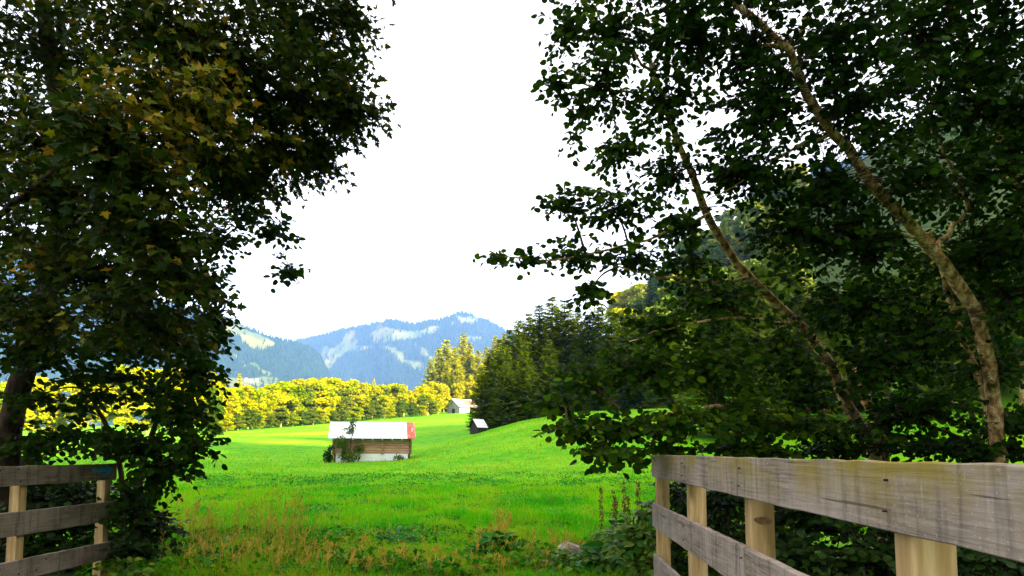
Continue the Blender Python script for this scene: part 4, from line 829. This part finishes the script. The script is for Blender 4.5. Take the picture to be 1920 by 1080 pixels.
MB().add(v + v2, [[0, 1, 2], [0, 2, 4], [2, 3, 4], [5, 7, 6], [5, 9, 7], [7, 9, 8]], [[0, 5, 6, 1], [1, 6, 7, 2], [2, 7, 8, 3], [3, 8, 9, 4], [4, 9, 5, 0]]).obj('gable_wall', M_DARKWOOD, shed)
for sx in (-1, 1):
    M = Matrix.Translation((0, 0, 2.35)) @ Matrix.Rotation(sx * math.radians(50), 4, 'Y')
    MB().box((0 if sx > 0 else -1.75, -1.5, -0.03), (1.75 if sx > 0 else 0, 1.4, 0.0), 0, M).obj('roof_sheet', M_TIN if sx > 0 else M_DARKWOOD, shed)
pp_ = ground_at_px(802.5, 188.0); pole = empty('wooden_pole', pp_); tag(pole, 'thin pale wooden pole standing before the trees left of the far barn', 'pole')
MB().tube([[0, 0, -0.3], [0, 0, 3.6]], [0.11, 0.09], 8).obj('shaft', M_POLE, pole)
MB().tube([[0, 0, 3.602], [0, 0, 3.75]], [0.12, 0.06], 8).obj('cap', M_POLE, pole)
# village houses far down the valley
M_HROOF = noise_mat('house_roof', [(0.3, (0.25, 0.10, 0.08)), (0.7, (0.36, 0.18, 0.14))], (1, 1, 1), 3)
def house(px, py, d, wd, label):
    c = P(px, py, d); r_ = empty('house', c, 0.4); tag(r_, label, 'house', 'houses at the foot of the far mountain')
    MB().box((-wd, -wd * 0.7, -3), (wd, wd * 0.7, wd * 0.8)).obj('wall', M_WHITEBOARD, r_)
    v = [[-wd * 1.15, -wd * 0.85, wd * 0.8], [wd * 1.15, -wd * 0.85, wd * 0.8], [wd * 1.15, wd * 0.85, wd * 0.8], [-wd * 1.15, wd * 0.85, wd * 0.8], [-wd * 1.15, 0, wd * 1.5], [wd * 1.15, 0, wd * 1.5]]
    MB().add(v, [[0, 4, 3], [1, 2, 5]], [[0, 1, 5, 4], [2, 3, 4, 5], [3, 2, 1, 0]]).obj('roof', M_HROOF, r_)
house(462, 712, 1330, 2.6, 'leftmost white house at the foot of the far left mountain'); house(471, 714, 1320, 2.6, 'middle white house at the foot of the far left mountain')
house(482, 713, 1340, 2.6, 'rightmost white house at the foot of the far left mountain')

# ------------------------------------------------------------------ distant trees
def broadleaf(seed, h, w_, n, size):
    r = np.random.default_rng(seed); k = 38
    hh = r.random(k); cz = h * (0.13 + 0.74 * hh); rr = w_ * (0.25 + 0.75 * np.sin(np.pi * np.clip((cz / h - 0.05), 0, 1)) ** 0.7) * 0.62
    a = r.random(k) * 6.28; rad = rr * (0.25 + 0.75 * r.random(k)); cen = np.stack([np.cos(a) * rad, np.sin(a) * rad, cz], -1)
    cen[0] = [0, 0, h * 0.86]; cen[1] = [0, 0, h * 0.5]; ls = w_ * (0.15 + 0.15 * r.random(k)); ls[1] = w_ * 0.40; ls[2] = w_ * 0.34; cen[2] = [0, 0, h * 0.30]; ls[3] = w_ * 0.34; cen[3] = [0, 0, h * 0.68]
    j = r.integers(0, k, n); u = unit(r.normal(size=(n, 3))); u[:, 2] = np.where(u[:, 2] < -0.35, -u[:, 2], u[:, 2])
    pos = cen[j] + u * ls[j][:, None] * [1, 1, 0.95] * (0.45 + 0.75 * r.random((n, 1)) ** 0.8)
    pos[:, 2] = np.maximum(pos[:, 2], 0.5)
    R = frames(unit(r.normal(size=(n, 3))), unit(u + r.normal(size=(n, 3)) * 0.9))
    v, t = scatter(T_CLUMP, pos, R, size * (0.6 + 0.8 * r.random(n)))
    tint = np.clip(0.25 * r.random(n) + 0.5 * r.random(k)[j], 0, 1)
    tr = MB().tube(spline([[0, 0, -0.4], [0.1, 0, h * 0.3], [-0.1, 0.1, h * 0.6], [0, 0, h * 0.85]], 9), np.linspace(h * 0.022, 0.03, 9), 7)
    for q in range(2, 9): tr.tube(spline([[0, 0, h * 0.2 + 0.05 * q], (cen[q] * [0.5, 0.5, 0.75]), cen[q]], 5), np.linspace(0.09, 0.03, 5), 4)
    return v, t, np.repeat(tint, 4), tr
def conifer(seed, h, r_, levels, per, wid, drop=0.35, mult=1.0):
    r = np.random.default_rng(seed); Pq, Dq, Sq = [], [], []
    tr = MB().tube([[0, 0, -0.5], [0, 0, h * 0.5], [0, 0, h * 0.99]], [h * 0.014, h * 0.009, 0.02], 6)
    for i in range(levels):
        z = h * (0.05 + 0.94 * (i / levels) ** 0.95) + (r.random() - 0.5) * 0.2; f = 1 - z / h
        for b in range(per if f > 0.12 else max(3, per - 3)):
            L = (r_ * f ** 0.8 * (0.7 + 0.45 * r.random()) + 0.12); a = r.random() * 6.283; out = np.array([math.cos(a), math.sin(a), 0]); sd = np.array([-out[1], out[0], 0])
            up0 = 0.35 * (1 - f) - drop * f
            m = max(3, int(L / 0.20 * mult)); t = (np.arange(m) + r.random(m)) / m
            pt = np.array([0, 0, z]) + out * (L * t)[:, None] + np.array([0, 0, 1.0]) * (L * (up0 * t + 0.22 * t ** 2.5))[:, None]
            for s_ in (-1, 1):
                d = unit(out * 0.75 + sd * s_ * (0.75 - 0.35 * t)[:, None] + np.array([0, 0, 1.0]) * (-0.35 + 0.3 * r.random((m, 1))) + (r.random((m, 3)) - 0.5) * 0.3)
                Pq.append(pt); Dq.append(d); Sq.append((0.30 + 0.38 * L * (1 - t) * (0.6 + 0.5 * r.random(m))) * (0.7 + 0.5 * r.random(m)))
            if i % 3 == 0 and f > 0.15: tr.tube([[0, 0, z], pt[-1]], [0.03 * f + 0.012, 0.008], 3, cap=False)
    Pq, Dq, Sq = map(np.concatenate, (Pq, Dq, Sq)); n = len(Pq)
    R = frames(Dq, unit(np.array([0, 0, 1.0]) + r.normal(size=(n, 3)) * 0.5))
    T = np.array([[-0.5, 0, 0], [0.5, 0, 0], [0.28, 0.62, -0.04], [0, 1.0, -0.12], [-0.28, 0.62, -0.04]]); wd = wid * (0.8 + 0.5 * r.random(n))
    V = Pq[:, None] + np.einsum('nij,nkj->nki', R, np.stack([T[None, :, 0] * wd[:, None], T[None, :, 1] * Sq[:, None], T[None, :, 2] * Sq[:, None]], -1))
    f = np.array([[0, 1, 2], [0, 2, 4], [4, 2, 3]])
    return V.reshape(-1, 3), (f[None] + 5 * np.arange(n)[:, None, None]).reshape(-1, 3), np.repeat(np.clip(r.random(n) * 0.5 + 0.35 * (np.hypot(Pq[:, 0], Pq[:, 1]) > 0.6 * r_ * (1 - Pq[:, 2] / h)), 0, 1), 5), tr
def kit(kind, gen, mat, bark):
    v, t, tint, tr = gen
    return np_mesh('crown', v, t, mat=mat, attrs={'tint': tint, 'autumn_lit': 0 * tint}), tr.mesh('trunk', bark, True)
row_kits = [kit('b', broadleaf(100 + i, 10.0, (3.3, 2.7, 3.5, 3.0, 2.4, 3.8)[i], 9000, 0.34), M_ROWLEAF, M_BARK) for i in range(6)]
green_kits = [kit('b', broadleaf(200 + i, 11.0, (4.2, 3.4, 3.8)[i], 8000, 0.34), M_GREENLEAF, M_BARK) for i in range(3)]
spruce_kits = [kit('s', conifer(300 + i, 17.0, (4.0, 3.4, 4.4, 3.7)[i], 58, 9, 0.17), M_SPRUCE, M_BARK2) for i in range(4)]
sunlit_conifer_kits = [kit('l', conifer(400 + i, 18.0, (3.6, 3.1, 3.9)[i], 44, 8, 0.34, 0.15, 0.7), M_SUNLIT_CONIFER, M_BARK2) for i in range(3)]
def place(name, kits, k, px, d, h, h0, label, cat, group, wide=1.0, z=None, sink=0.0):
    b = ground_at_px(px, d); b[2] -= sink
    root = empty(name, b, random.random() * 6.28); s = h / h0; root.scale = (s * wide, s * wide, s)
    tag(root, label, cat, group)
    link('crown', kits[k % len(kits)][0], root); link('trunk', kits[k % len(kits)][1], root)
    return root
ORD = ['first', 'second', 'third', 'fourth', 'fifth', 'sixth', 'seventh', 'eighth', 'ninth', 'tenth', 'eleventh', 'twelfth', 'thirteenth', 'fourteenth', 'fifteenth', 'sixteenth', 'seventeenth', 'eighteenth', 'nineteenth', 'twentieth',
       'twenty-first', 'twenty-second', 'twenty-third', 'twenty-fourth', 'twenty-fifth', 'twenty-sixth', 'twenty-seventh', 'twenty-eighth', 'twenty-ninth', 'thirtieth', 'thirty-first', 'thirty-second', 'thirty-third', 'thirty-fourth', 'thirty-fifth', 'thirty-sixth', 'thirty-seventh', 'thirty-eighth', 'thirty-ninth', 'fortieth']
# sunlit row behind the hay barn: front trees, then back trees
def top_h(px, d, py_top):
    b = ground_at_px(px, d); return float(P(px, py_top, d)[2] - b[2])
front_top = [(420, 735), (445, 724), (470, 728), (500, 736), (530, 726), (560, 716), (590, 716), (620, 722), (650, 734), (690, 742), (730, 744), (770, 738), (830, 738)]
back_top = [(425, 722), (446, 714), (475, 724), (510, 724), (545, 712), (575, 706), (600, 703), (625, 706), (660, 712), (690, 716), (720, 722), (740, 712), (765, 726), (790, 722), (825, 716)]
for nm, tops, d0, cnt, dy in (('front', front_top, 138, 32, 9), ('back', back_top, 150, 28, 6)):
    for i in range(cnt):
        px = 424 + i * (400 / (cnt - 1)) + (random.random() - 0.5) * 9
        top = np.interp(px, [q[0] for q in tops], [q[1] for q in tops]) + (random.random() - 0.5) * 2 * dy
        d = d0 + (px - 430) * 0.135 + random.random() * 4; k = (i * 5 + (2 if nm == 'front' else 1) + i // 6) % 6
        greenish = nm == 'front' and i in (12, 17, 21, 25, 28)
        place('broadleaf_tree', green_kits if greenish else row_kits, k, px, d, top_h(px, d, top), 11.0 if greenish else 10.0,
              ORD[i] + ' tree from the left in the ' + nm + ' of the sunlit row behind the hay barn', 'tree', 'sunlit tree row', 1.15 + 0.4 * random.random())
place('conifer_tree', sunlit_conifer_kits, 1, 446, 158, top_h(446, 158, 698), 18.0, 'pointed yellow conifer rising over the left end of the sunlit row', 'tree', 'sunlit yellow conifers', 0.9)
place('conifer_tree', sunlit_conifer_kits, 0, 700, 186, top_h(700, 186, 708), 18.0, 'pointed yellow conifer rising over the middle of the sunlit row', 'tree', 'sunlit yellow conifers', 0.8)
place('conifer_tree', sunlit_conifer_kits, 2, 686, 182, top_h(686, 182, 714), 18.0, 'slim yellow conifer just left of the one over the middle of the row', 'tree', 'sunlit yellow conifers', 0.7)
for i, px in enumerate((-40, 10, 55, 100, 145, 190, 235, 275, 315, 355, 395)):
    d = 128 + random.random() * 8
    place('broadleaf_tree', row_kits, i, px, d, 11.5 + 2.5 * random.random(), 10.0, ORD[i] + ' yellow tree from the left seen through the hazel and maple leaves', 'tree', 'sunlit trees behind the maple', 1.1)
place('broadleaf_tree', green_kits, 0, 398, 92, top_h(398, 92, 722), 11.0, 'shaded green tree at the edge of the maple, left of the sunlit row', 'tree', None, 0.7)
# low hedge shrubs at the foot of the row
for i in range(20):
    px = 424 + i * 20 + random.random() * 8; d = 132 + (px - 430) * 0.135
    place('hedge_shrub', green_kits if i % 3 else row_kits, i, px, d, 3.0 + 1.5 * random.random(), 11.0, ORD[i] + ' low shrub from the left along the foot of the sunlit row', 'shrub', 'shrubs under the sunlit row', 2.1)
# sunlit yellow conifers beside the far barn
sunlit_con = [(806, 672, 226), (822, 648, 236), (836, 634, 246), (852, 650, 232), (868, 624, 250), (880, 640, 240), (896, 655, 236), (912, 648, 244), (930, 628, 252), (946, 622, 256), (838, 676, 222), (862, 684, 222), (905, 684, 226), (925, 690, 224)]
for i, (px, top, d) in enumerate(sorted(sunlit_con)):
    place('conifer_tree', sunlit_conifer_kits, i, px, d, top_h(px, d, top), 18.0, ORD[i] + ' yellow conifer from the left in the tall group behind the far barn', 'tree', 'sunlit yellow conifers', 1.45)
for i, (px, top, d) in enumerate([(842, 690, 226), (846, 694, 219)]):
    place('conifer_tree', spruce_kits, i, px, d, top_h(px, d, top), 17.0, ('left', 'right')[i] + ' dark spruce standing among the yellow conifers behind the far barn', 'tree', 'dark spruces among yellow conifers', 1.0)
for i, (px, top, d) in enumerate([(812, 712, 214), (832, 722, 212), (858, 716, 214), (882, 700, 216), (902, 706, 216), (922, 712, 216)]):
    place('broadleaf_tree', row_kits if px < 910 else green_kits, i + 1, px, d, top_h(px, d, top), 10.0, ORD[i] + ' rounded yellow tree from the left below the yellow conifers near the far barn', 'tree', 'rounded trees near the far barn', 1.0)
# dark spruces on the knoll
spr = [(902, 700, 88), (920, 668, 92), (938, 648, 90), (955, 628, 96), (972, 612, 92), (992, 598, 97), (1012, 582, 93), (1036, 567, 98), (1060, 572, 94), (1084, 592, 99), (1104, 600, 92), (1124, 578, 98), (1148, 596, 95), (1170, 606, 99), (1190, 622, 94), (948, 690, 86), (985, 660, 87), (1030, 650, 88), (1080, 660, 88), (1130, 655, 88)]
for i, (px, top, d) in enumerate(sorted(spr)):
    place('spruce_tree', spruce_kits, i * 3 + 1, px, d, top_h(px, d, top - 14), 17.0, ORD[i] + ' dark spruce from the left in the clump on the grassy knoll', 'tree', 'dark spruces on the knoll', 1.36)
fs = [(1188, 588, 104), (1206, 600, 98), (1222, 566, 110), (1240, 590, 100), (1258, 548, 114), (1276, 580, 102), (1296, 530, 118), (1314, 570, 104), (1334, 520, 116), (1356, 556, 106), (1378, 512, 118), (1402, 548, 106), (1430, 510, 116), (1462, 540, 106), (1496, 520, 112)]
for i, (px, top, d) in enumerate(fs):
    con = i % 3 == 0
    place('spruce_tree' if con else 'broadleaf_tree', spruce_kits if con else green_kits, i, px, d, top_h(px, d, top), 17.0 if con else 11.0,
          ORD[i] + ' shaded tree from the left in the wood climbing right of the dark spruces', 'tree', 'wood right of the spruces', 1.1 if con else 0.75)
# trees of the right hillside, seen through and beside the alders
hs = []
for i in range(39):
    px = 1165 + (i % 13) * 27 + random.random() * 16; d = (125, 180, 240)[i // 13] + random.random() * 30
    hs.append((px, d, i))
for n_, (px, d, i) in enumerate(sorted(hs)):
    con = i % 5 == 0
    kits_ = spruce_kits if con else (row_kits if i >= 26 or i % 4 == 1 else green_kits)
    place('spruce_tree' if con else 'broadleaf_tree', kits_, i, px, d, 13 + 6 * random.random(), 17.0 if con else 10.5,
          ORD[n_] + ' tree from the left on the steep hillside behind the alders', 'tree', 'trees on the right hillside', 1.3)
for i in range(11):
    px = 1350 + i * 62 + random.random() * 14; d = 50 + 14 * random.random()
    con = i % 2 == 0
    place('spruce_tree' if con else 'broadleaf_tree', spruce_kits if con else green_kits, i, px, d, (10 + 6 * random.random()), 17.0 if con else 11.0,
          ORD[i] + ' shaded tree from the left on the near slope directly behind the alders', 'tree', 'shaded trees behind the alders', 1.15)
# forest on the added hill out of view behind the viewer (it shades the near meadow)
n = 900; V, Tt, tn, off = [], [], [], 0
r = np.random.default_rng(77); al = r.random(n) * 620 - 330; ww = 60 + 255 * r.random(n) ** 0.7
x = 0.8 * ww + 0.6 * al; y = -0.6 * ww + 0.8 * al
ok = (y < x * 0.9 - 30) & (np.hypot(x, y) > 60); x, y = x[ok], y[ok]; n = len(x)
zb = ground(x, y); h = 10 + 8 * r.random(n)
cone = []
for lv in range(4):
    z0, z1, rd = 0.12 + 0.2 * lv, 0.50 + 0.17 * lv, 0.24 * (1 - lv * 0.2)
    th = np.arange(7) * 2 * np.pi / 7 + lv; cone.append((np.vstack([np.column_stack([np.cos(th) * rd * (1 + 0.25 * (np.arange(7) % 2)), np.sin(th) * rd, np.full(7, z0)]), [[0, 0, min(z1, 1.0)]]]), np.array([[j, (j + 1) % 7, 7] for j in range(7)]) + 8 * lv))
cv = np.vstack([c[0] for c in cone]); ct = np.vstack([c[1] for c in cone])
v = np.stack([x, y, zb], -1)[:, None] + cv[None] * h[:, None, None]
of2 = link('shade_hill_forest', np_mesh('shade_hill_forest', v.reshape(-1, 3), (ct[None] + len(cv) * np.arange(n)[:, None, None]).reshape(-1, 3), mat=M_SPRUCE, attrs={'tint': np.repeat(r.random(n) * 0.5, len(cv))}))
tag(of2, 'dark conifer forest on the unseen hill added to shade the meadow', 'forest', kind='stuff')

# ------------------------------------------------------------------ grass and herbs
def blades(n, d0, d1, hgt, wid, seed, powr=1.0, keep=None, autumn_p=0.06):
    r = np.random.default_rng(seed)
    d = (d0 ** (1 - powr) + r.random(n) * (d1 ** (1 - powr) - d0 ** (1 - powr))) ** (1 / (1 - powr)) if powr != 1 else d0 * (d1 / d0) ** r.random(n)
    u = -0.80 + 1.35 * r.random(n); x = u * d; y = d
    k = np.ones(n, bool) if keep is None else keep(x, y, r)
    x, y = x[k], y[k]; n = len(x); z = ground(x, y)
    cl = noise2(x, y, 1.3, 3); sc = 0.55 + 1.1 * ss(cl, 0.25, 0.68)
    h = hgt * sc * (0.5 + 0.8 * r.random(n)); a = r.random(n) * 6.283; lean = (0.15 + 0.65 * r.random(n)) * h
    wdt = wid * (0.6 + 0.8 * r.random(n)) * (0.6 + 0.03 * y)
    sx, sy = np.cos(a), np.sin(a); b = a + 1.57 + (r.random(n) - 0.5); lx, ly = np.cos(b) * lean, np.sin(b) * lean
    v = np.empty((n, 5, 3)); v[:, 0] = np.stack([x - sx * wdt / 2, y - sy * wdt / 2, z - 0.01], -1); v[:, 1] = np.stack([x + sx * wdt / 2, y + sy * wdt / 2, z - 0.01], -1)
    mx, my, mz = x + lx * 0.35, y + ly * 0.35, z + h * 0.62
    v[:, 2] = np.stack([mx + sx * wdt * 0.4, my + sy * wdt * 0.4, mz], -1); v[:, 3] = np.stack([mx - sx * wdt * 0.4, my - sy * wdt * 0.4, mz], -1)
    v[:, 4] = np.stack([x + lx, y + ly, z + h * (1 - 0.25 * r.random(n))], -1)
    f = np.array([[0, 1, 2], [0, 2, 3], [3, 2, 4]])
    patch = noise2(x + 40, y, 0.8, 4)
    tint = np.clip(0.45 * r.random(n) + 2.0 * (patch - 0.36) - 0.10 * (1 - ss(y, 14, 32)) + 0.12 * ss(y, 30, 50), 0, 0.98)
    worn_ = np.exp(-((x + 0.6 + 0.08 * y) / 1.8) ** 2) * (1 - ss(y, 9.0, 11.5)); leftdry = np.exp(-(((x / y) + 0.40) / 0.14) ** 2) * (1 - ss(y, 13, 17)) + np.exp(-(((x / y) + 0.04) / 0.05) ** 2) * (1 - ss(y, 9.5, 11)) 
    au = (r.random(n) < autumn_p + 0.28 * worn_ + 0.15 * leftdry + 0.4 * ss(noise2(x + 5, y, 0.30, 4), 0.48, 0.66) * ss(x, -12, -4) * ss(y, 28, 40)) * (0.5 + 0.5 * r.random(n))
    return v.reshape(-1, 3), (f[None] + 5 * np.arange(n)[:, None, None]).reshape(-1, 3), np.repeat(tint, 5), np.repeat(au, 5)
parts = [blades(9000, 8.0, 15, 0.42, 0.007, 4, 1.4, lambda x, y, r: (x < 3.2) & (x > -6.5) & (noise2(x, y, 0.7, 3) > 0.42), 0.3), blades(150000, 7.9, 13, 0.17, 0.008, 1, 1.6, lambda x, y, r: (x < 3.5) & ((x > -4.5) | ((y > 10.4) & (x > -7)))), blades(110000, 13, 26, 0.20, 0.011, 2, 1.5), blades(80000, 24, 80, 0.13, 0.015, 3, 1.5)]
V, Tt, a1, a2, off = [], [], [], [], 0
for v, t, ti, au in parts: V.append(v); Tt.append(t + off); off += len(v); a1.append(ti); a2.append(au)
tag(link('meadow_grass', np_mesh('meadow_grass', np.vstack(V), np.vstack(Tt), mat=M_GRASS, attrs={'tint': np.concatenate(a1), 'autumn_lit': np.concatenate(a2)})), 'bright green grass of the meadow around the hay barn', 'grass', kind='stuff')
# broad leaved herbs in patches
n = 90000; r = np.random.default_rng(5); d = 8.2 * (38 / 8.2) ** r.random(n); x = (-0.46 + 0.76 * r.random(n)) * d
k = (noise2(x + 11, d, 0.95, 4) + 0.12 * (noise2(x, d, 0.12, 2) - 0.37) > 0.50); x, d = x[k], d[k]; n = len(x)
pos = np.stack([x, d, ground(x, d) + 0.03 + 0.12 * r.random(n)], -1); R = frames(unit(r.normal(size=(n, 3)) * [1, 1, 0.35]), unit(r.normal(size=(n, 3)) * 0.5 + [0, -0.3, 1]))
v, t = scatter(T_POINT, pos, R, (0.035 + 0.045 * r.random(n)) * (0.7 + 0.025 * d))
M_CLOVER = leaf_mat('clover_leaf', [(0.0, (0.006, 0.11, 0.001)), (0.6, (0.018, 0.21, 0.001)), (1.0, (0.09, 0.34, 0.002))], 0.3, 0.5, 0.08)
tag(link('meadow_herbs', np_mesh('meadow_herbs', v, t, mat=M_CLOVER, attrs={'tint': np.repeat(r.random(n), len(T_POINT[0]))})), 'dark green broad leaved herbs patching the near meadow', 'herbs', kind='stuff')
n = 16000; r = np.random.default_rng(15); d = 8.0 * (11.5 / 8.0) ** r.random(n); x = (-0.62 + 0.86 * r.random(n)) * d
k = noise2(x + 71, d, 1.3, 4) > 0.46 + 0.05 * ss(d, 9, 11); x, d = x[k], d[k]; n = len(x)
pos = np.stack([x, d, ground(x, d) + 0.04 + 0.24 * r.random(n) ** 1.3], -1); R = frames(unit(r.normal(size=(n, 3)) * [1, 1, 0.5]), unit(r.normal(size=(n, 3)) * 0.6 + [0, -0.4, 1]))
v, t = scatter(T_POINT, pos, R, 0.04 + 0.07 * r.random(n) ** 1.5)
M_WEED = leaf_mat('weed_leaf', [(0.0, (0.010, 0.09, 0.001)), (0.45, (0.035, 0.19, 0.001)), (0.8, (0.13, 0.28, 0.002)), (0.93, (0.24, 0.22, 0.01)), (1.0, (0.22, 0.09, 0.02))], 0.3, 0.6, 0.05)
tag(link('verge_weeds', np_mesh('verge_weeds', v, t, mat=M_WEED, attrs={'tint': np.repeat(r.random(n), len(T_POINT[0]))})), 'mixed leafy weeds along the near edge of the meadow', 'weeds', kind='stuff')
# tall dry stems
def stems(n, pxs, seed):
    r = np.random.default_rng(seed); V, Tt, off = [], [], 0
    m = MB()
    for i in range(n):
        cx, sp, d0, d1, hh = pxs[r.integers(0, len(pxs))]
        d = d0 + (d1 - d0) * r.random(); b = ground_at_px(cx + r.normal() * sp, d); h = hh * (0.5 + 0.7 * r.random()); l = (r.random(2) - 0.5) * 0.5 * h
        tip = b + [l[0], l[1], h]; mid = b + [l[0] * 0.35, l[1] * 0.35, h * 0.55]
        m.tube([b, mid, tip], [0.0035, 0.003, 0.0015], 3, cap=False)
        for q in range(r.integers(3, 9)):   # seed head spikelets
            p = mid + (tip - mid) * (0.35 + 0.65 * r.random()); e = p + [(r.random() - 0.5) * 0.09, (r.random() - 0.5) * 0.09, 0.02 + 0.06 * r.random()]
            m.add([p, e + [0.006, 0, 0], e + [-0.006, 0, 0.008]], [[0, 1, 2]])
    v = np.vstack(m.v); return m, v
def dry(name, label, n, pxs, seed):
    m, v = stems(n, pxs, seed); me = m.mesh(name, M_DRY); at = me.attributes.new('tint', 'FLOAT', 'POINT'); at.data.foreach_set('value', np.clip(np.repeat(rng.random(len(v) // 3 + 1), 3)[:len(v)], 0, 0.99).astype(np.float32))
    tag(link(name, me), label, 'grass', kind='stuff')
dry('dry_grass', 'tall brown dry grass stems in the left foreground of the meadow', 330, [(480, 75, 9.0, 12.5, 0.6), (390, 60, 8.8, 12, 0.6), (530, 35, 9.5, 11, 0.8), (440, 90, 8.2, 9.2, 0.42), (350, 40, 9.5, 12.5, 0.7), (600, 90, 8.2, 9.5, 0.3)], 9)
dry('dry_grass', 'short brown dry grass tufts in the middle foreground beside the herb clump', 260, [(920, 18, 9.8, 10.6, 0.35), (800, 160, 8.1, 9.0, 0.25), (1010, 60, 8.6, 10.5, 0.35), (1075, 20, 9.2, 9.8, 0.3), (760, 90, 8.2, 8.7, 0.22), (940, 10, 10, 11, 0.6)], 10)
# brown dock plants beside the right fence end
def dock(px, d, h, label, seed):
    r = np.random.default_rng(seed); b = ground_at_px(px, d); root = empty('dock_plant', b); tag(root, label, 'plant', 'dry dock plants by the right fence')
    l = (r.random(2) - 0.5) * 0.08; q = spline([[0, 0, -0.05], [l[0] * 0.5, l[1] * 0.5, h * 0.5], [l[0], l[1], h]], 8)
    MB().tube(q, np.linspace(0.006, 0.002, 8), 5).obj('stem', M_DOCK, root)
    k = 150; t = 0.40 + 0.60 * r.random(k); c = np.stack([np.interp(t, np.linspace(0, 1, 8), q[:, j]) for j in range(3)], -1)
    u = unit(r.normal(size=(k, 3))); pos = c + u * (0.012 + 0.03 * (1 - t) * r.random(k))[:, None] * [1, 1, 0.6]
    v, tt = scatter(T_ALDER, pos, frames(u, unit(r.normal(size=(k, 3)))), 0.014 + 0.014 * r.random(k))
    tag(link('seeds', np_mesh('seeds', v, tt, mat=M_DOCK, attrs={'tint': np.repeat(r.random(k) * 0.7, len(T_ALDER[0]))}), root), kind='stuff')
    for j in range(4):
        a = r.random() * 6.28; R = frames(np.array([[math.cos(a), math.sin(a), 0.4]]), np.array([[0, 0, 1.0]]))
        v, tt = scatter(T_POINT, np.array([[0, 0, 0.06 + 0.05 * j]]), R, [0.20]); link('leaf', np_mesh('leaf', v, tt, mat=M_HERB, attrs={'tint': np.full(len(v), 0.3)}), root)
for i, (px, d, h) in enumerate([(1128, 9.6, 1.05), (1148, 9.2, 1.0), (1160, 8.8, 0.92), (1172, 9.0, 1.12), (1184, 8.6, 0.95), (1195, 8.9, 1.10), (1206, 8.7, 0.85)]):
    dock(px, d, h, ORD[i] + ' dry brown dock stalk from the left beside the right fence end', 500 + i)
# dark leafy clumps in the meadow
def clump(px, d, n_, rad, size, label, seed):
    r = np.random.default_rng(seed); b = ground_at_px(px, d); root = empty('leafy_plant', b); tag(root, label, 'plant')
    me = np_mesh('leaf', T_POINT[0], tris=T_POINT[1], mat=M_CLOVER2, attrs={'tint': np.full(len(T_POINT[0]), 0.1)})
    for i in range(n_):
        a = r.random() * 6.28; q = r.random() ** 0.5 * rad; o = link('leaf', me, root)
        dd = np.array([[math.cos(a), math.sin(a), -0.1 + 1.0 * r.random()]]); R = frames(dd, np.array([[0.3 * r.normal(), 0.3 * r.normal() - 0.3, 1.0]]))[0]; s = size * (0.6 + 0.7 * r.random())
        p = [math.cos(a) * q * 0.7, math.sin(a) * q * 0.7, 0.06 + 0.42 * r.random() * (1 - q / rad * 0.6)]
        o.matrix_basis = Matrix([[*(R[j] * s), p[j]] for j in range(3)] + [[0, 0, 0, 1]])
M_CLOVER2 = leaf_mat('dock_leaf', [(0.0, (0.006, 0.07, 0.001)), (0.6, (0.012, 0.12, 0.001)), (1.0, (0.03, 0.18, 0.002))], 0.2, 0.5, 0.08)
clump(935, 9.6, 150, 0.45, 0.15, 'large dark green leafy clump in the middle foreground of the meadow', 601)
clump(745, 10.4, 70, 0.40, 0.11, 'small dark leafy clump in the meadow below the hay barn', 602)
clump(420, 8.9, 40, 0.3, 0.13, 'leafy clump among the brown dry grass at left', 603)
clump(1150, 8.4, 26, 0.25, 0.22, 'broad leaves of a plant right of the pale rock', 604)
# pale rock
rb = ground_at_px(1066, 9.1); r = np.random.default_rng(8)
th = np.linspace(0, np.pi, 9); ph = np.linspace(0, 2 * np.pi, 14, endpoint=False)
v = np.array([[math.sin(a) * math.cos(b), math.sin(a) * math.sin(b), math.cos(a)] for a in th for b in ph])
v = np.sign(v) * np.abs(v) ** 0.75 * [0.21, 0.15, 0.21] * (0.45 + 1.2 * fbm(v * 1.9 + 5, 4))[:, None]; v[:, 2] += 0.10 + 0.07 * np.abs(v[:, 0] - 0.02) * -2
q = [[i * 14 + j, (i + 1) * 14 + j, (i + 1) * 14 + (j + 1) % 14, i * 14 + (j + 1) % 14] for i in range(8) for j in range(14)]
ro = link('rock', np_mesh('rock', v, quads=q, mat=M_ROCK), None, loc=rb); tag(ro, 'pale broken rock in the grass near the right fence end', 'rock')

# ------------------------------------------------------------------ air
M_HAZE, N, L = new_mat('haze')
pv = N.new('ShaderNodeVolumePrincipled'); pv.inputs['Color'].default_value = (0.24, 0.44, 1.0, 1); pv.inputs['Density'].default_value = 0.000128; pv.inputs['Anisotropy'].default_value = 0.0
out = N.new('ShaderNodeOutputMaterial'); L.new(pv.outputs[0], out.inputs['Volume'])
hz = MB().box((-5050, -5050, -16), (5050, 5050, 760)).obj('haze', M_HAZE); tag(hz, 'pale blue haze filling the valley air', 'haze', kind='stuff')
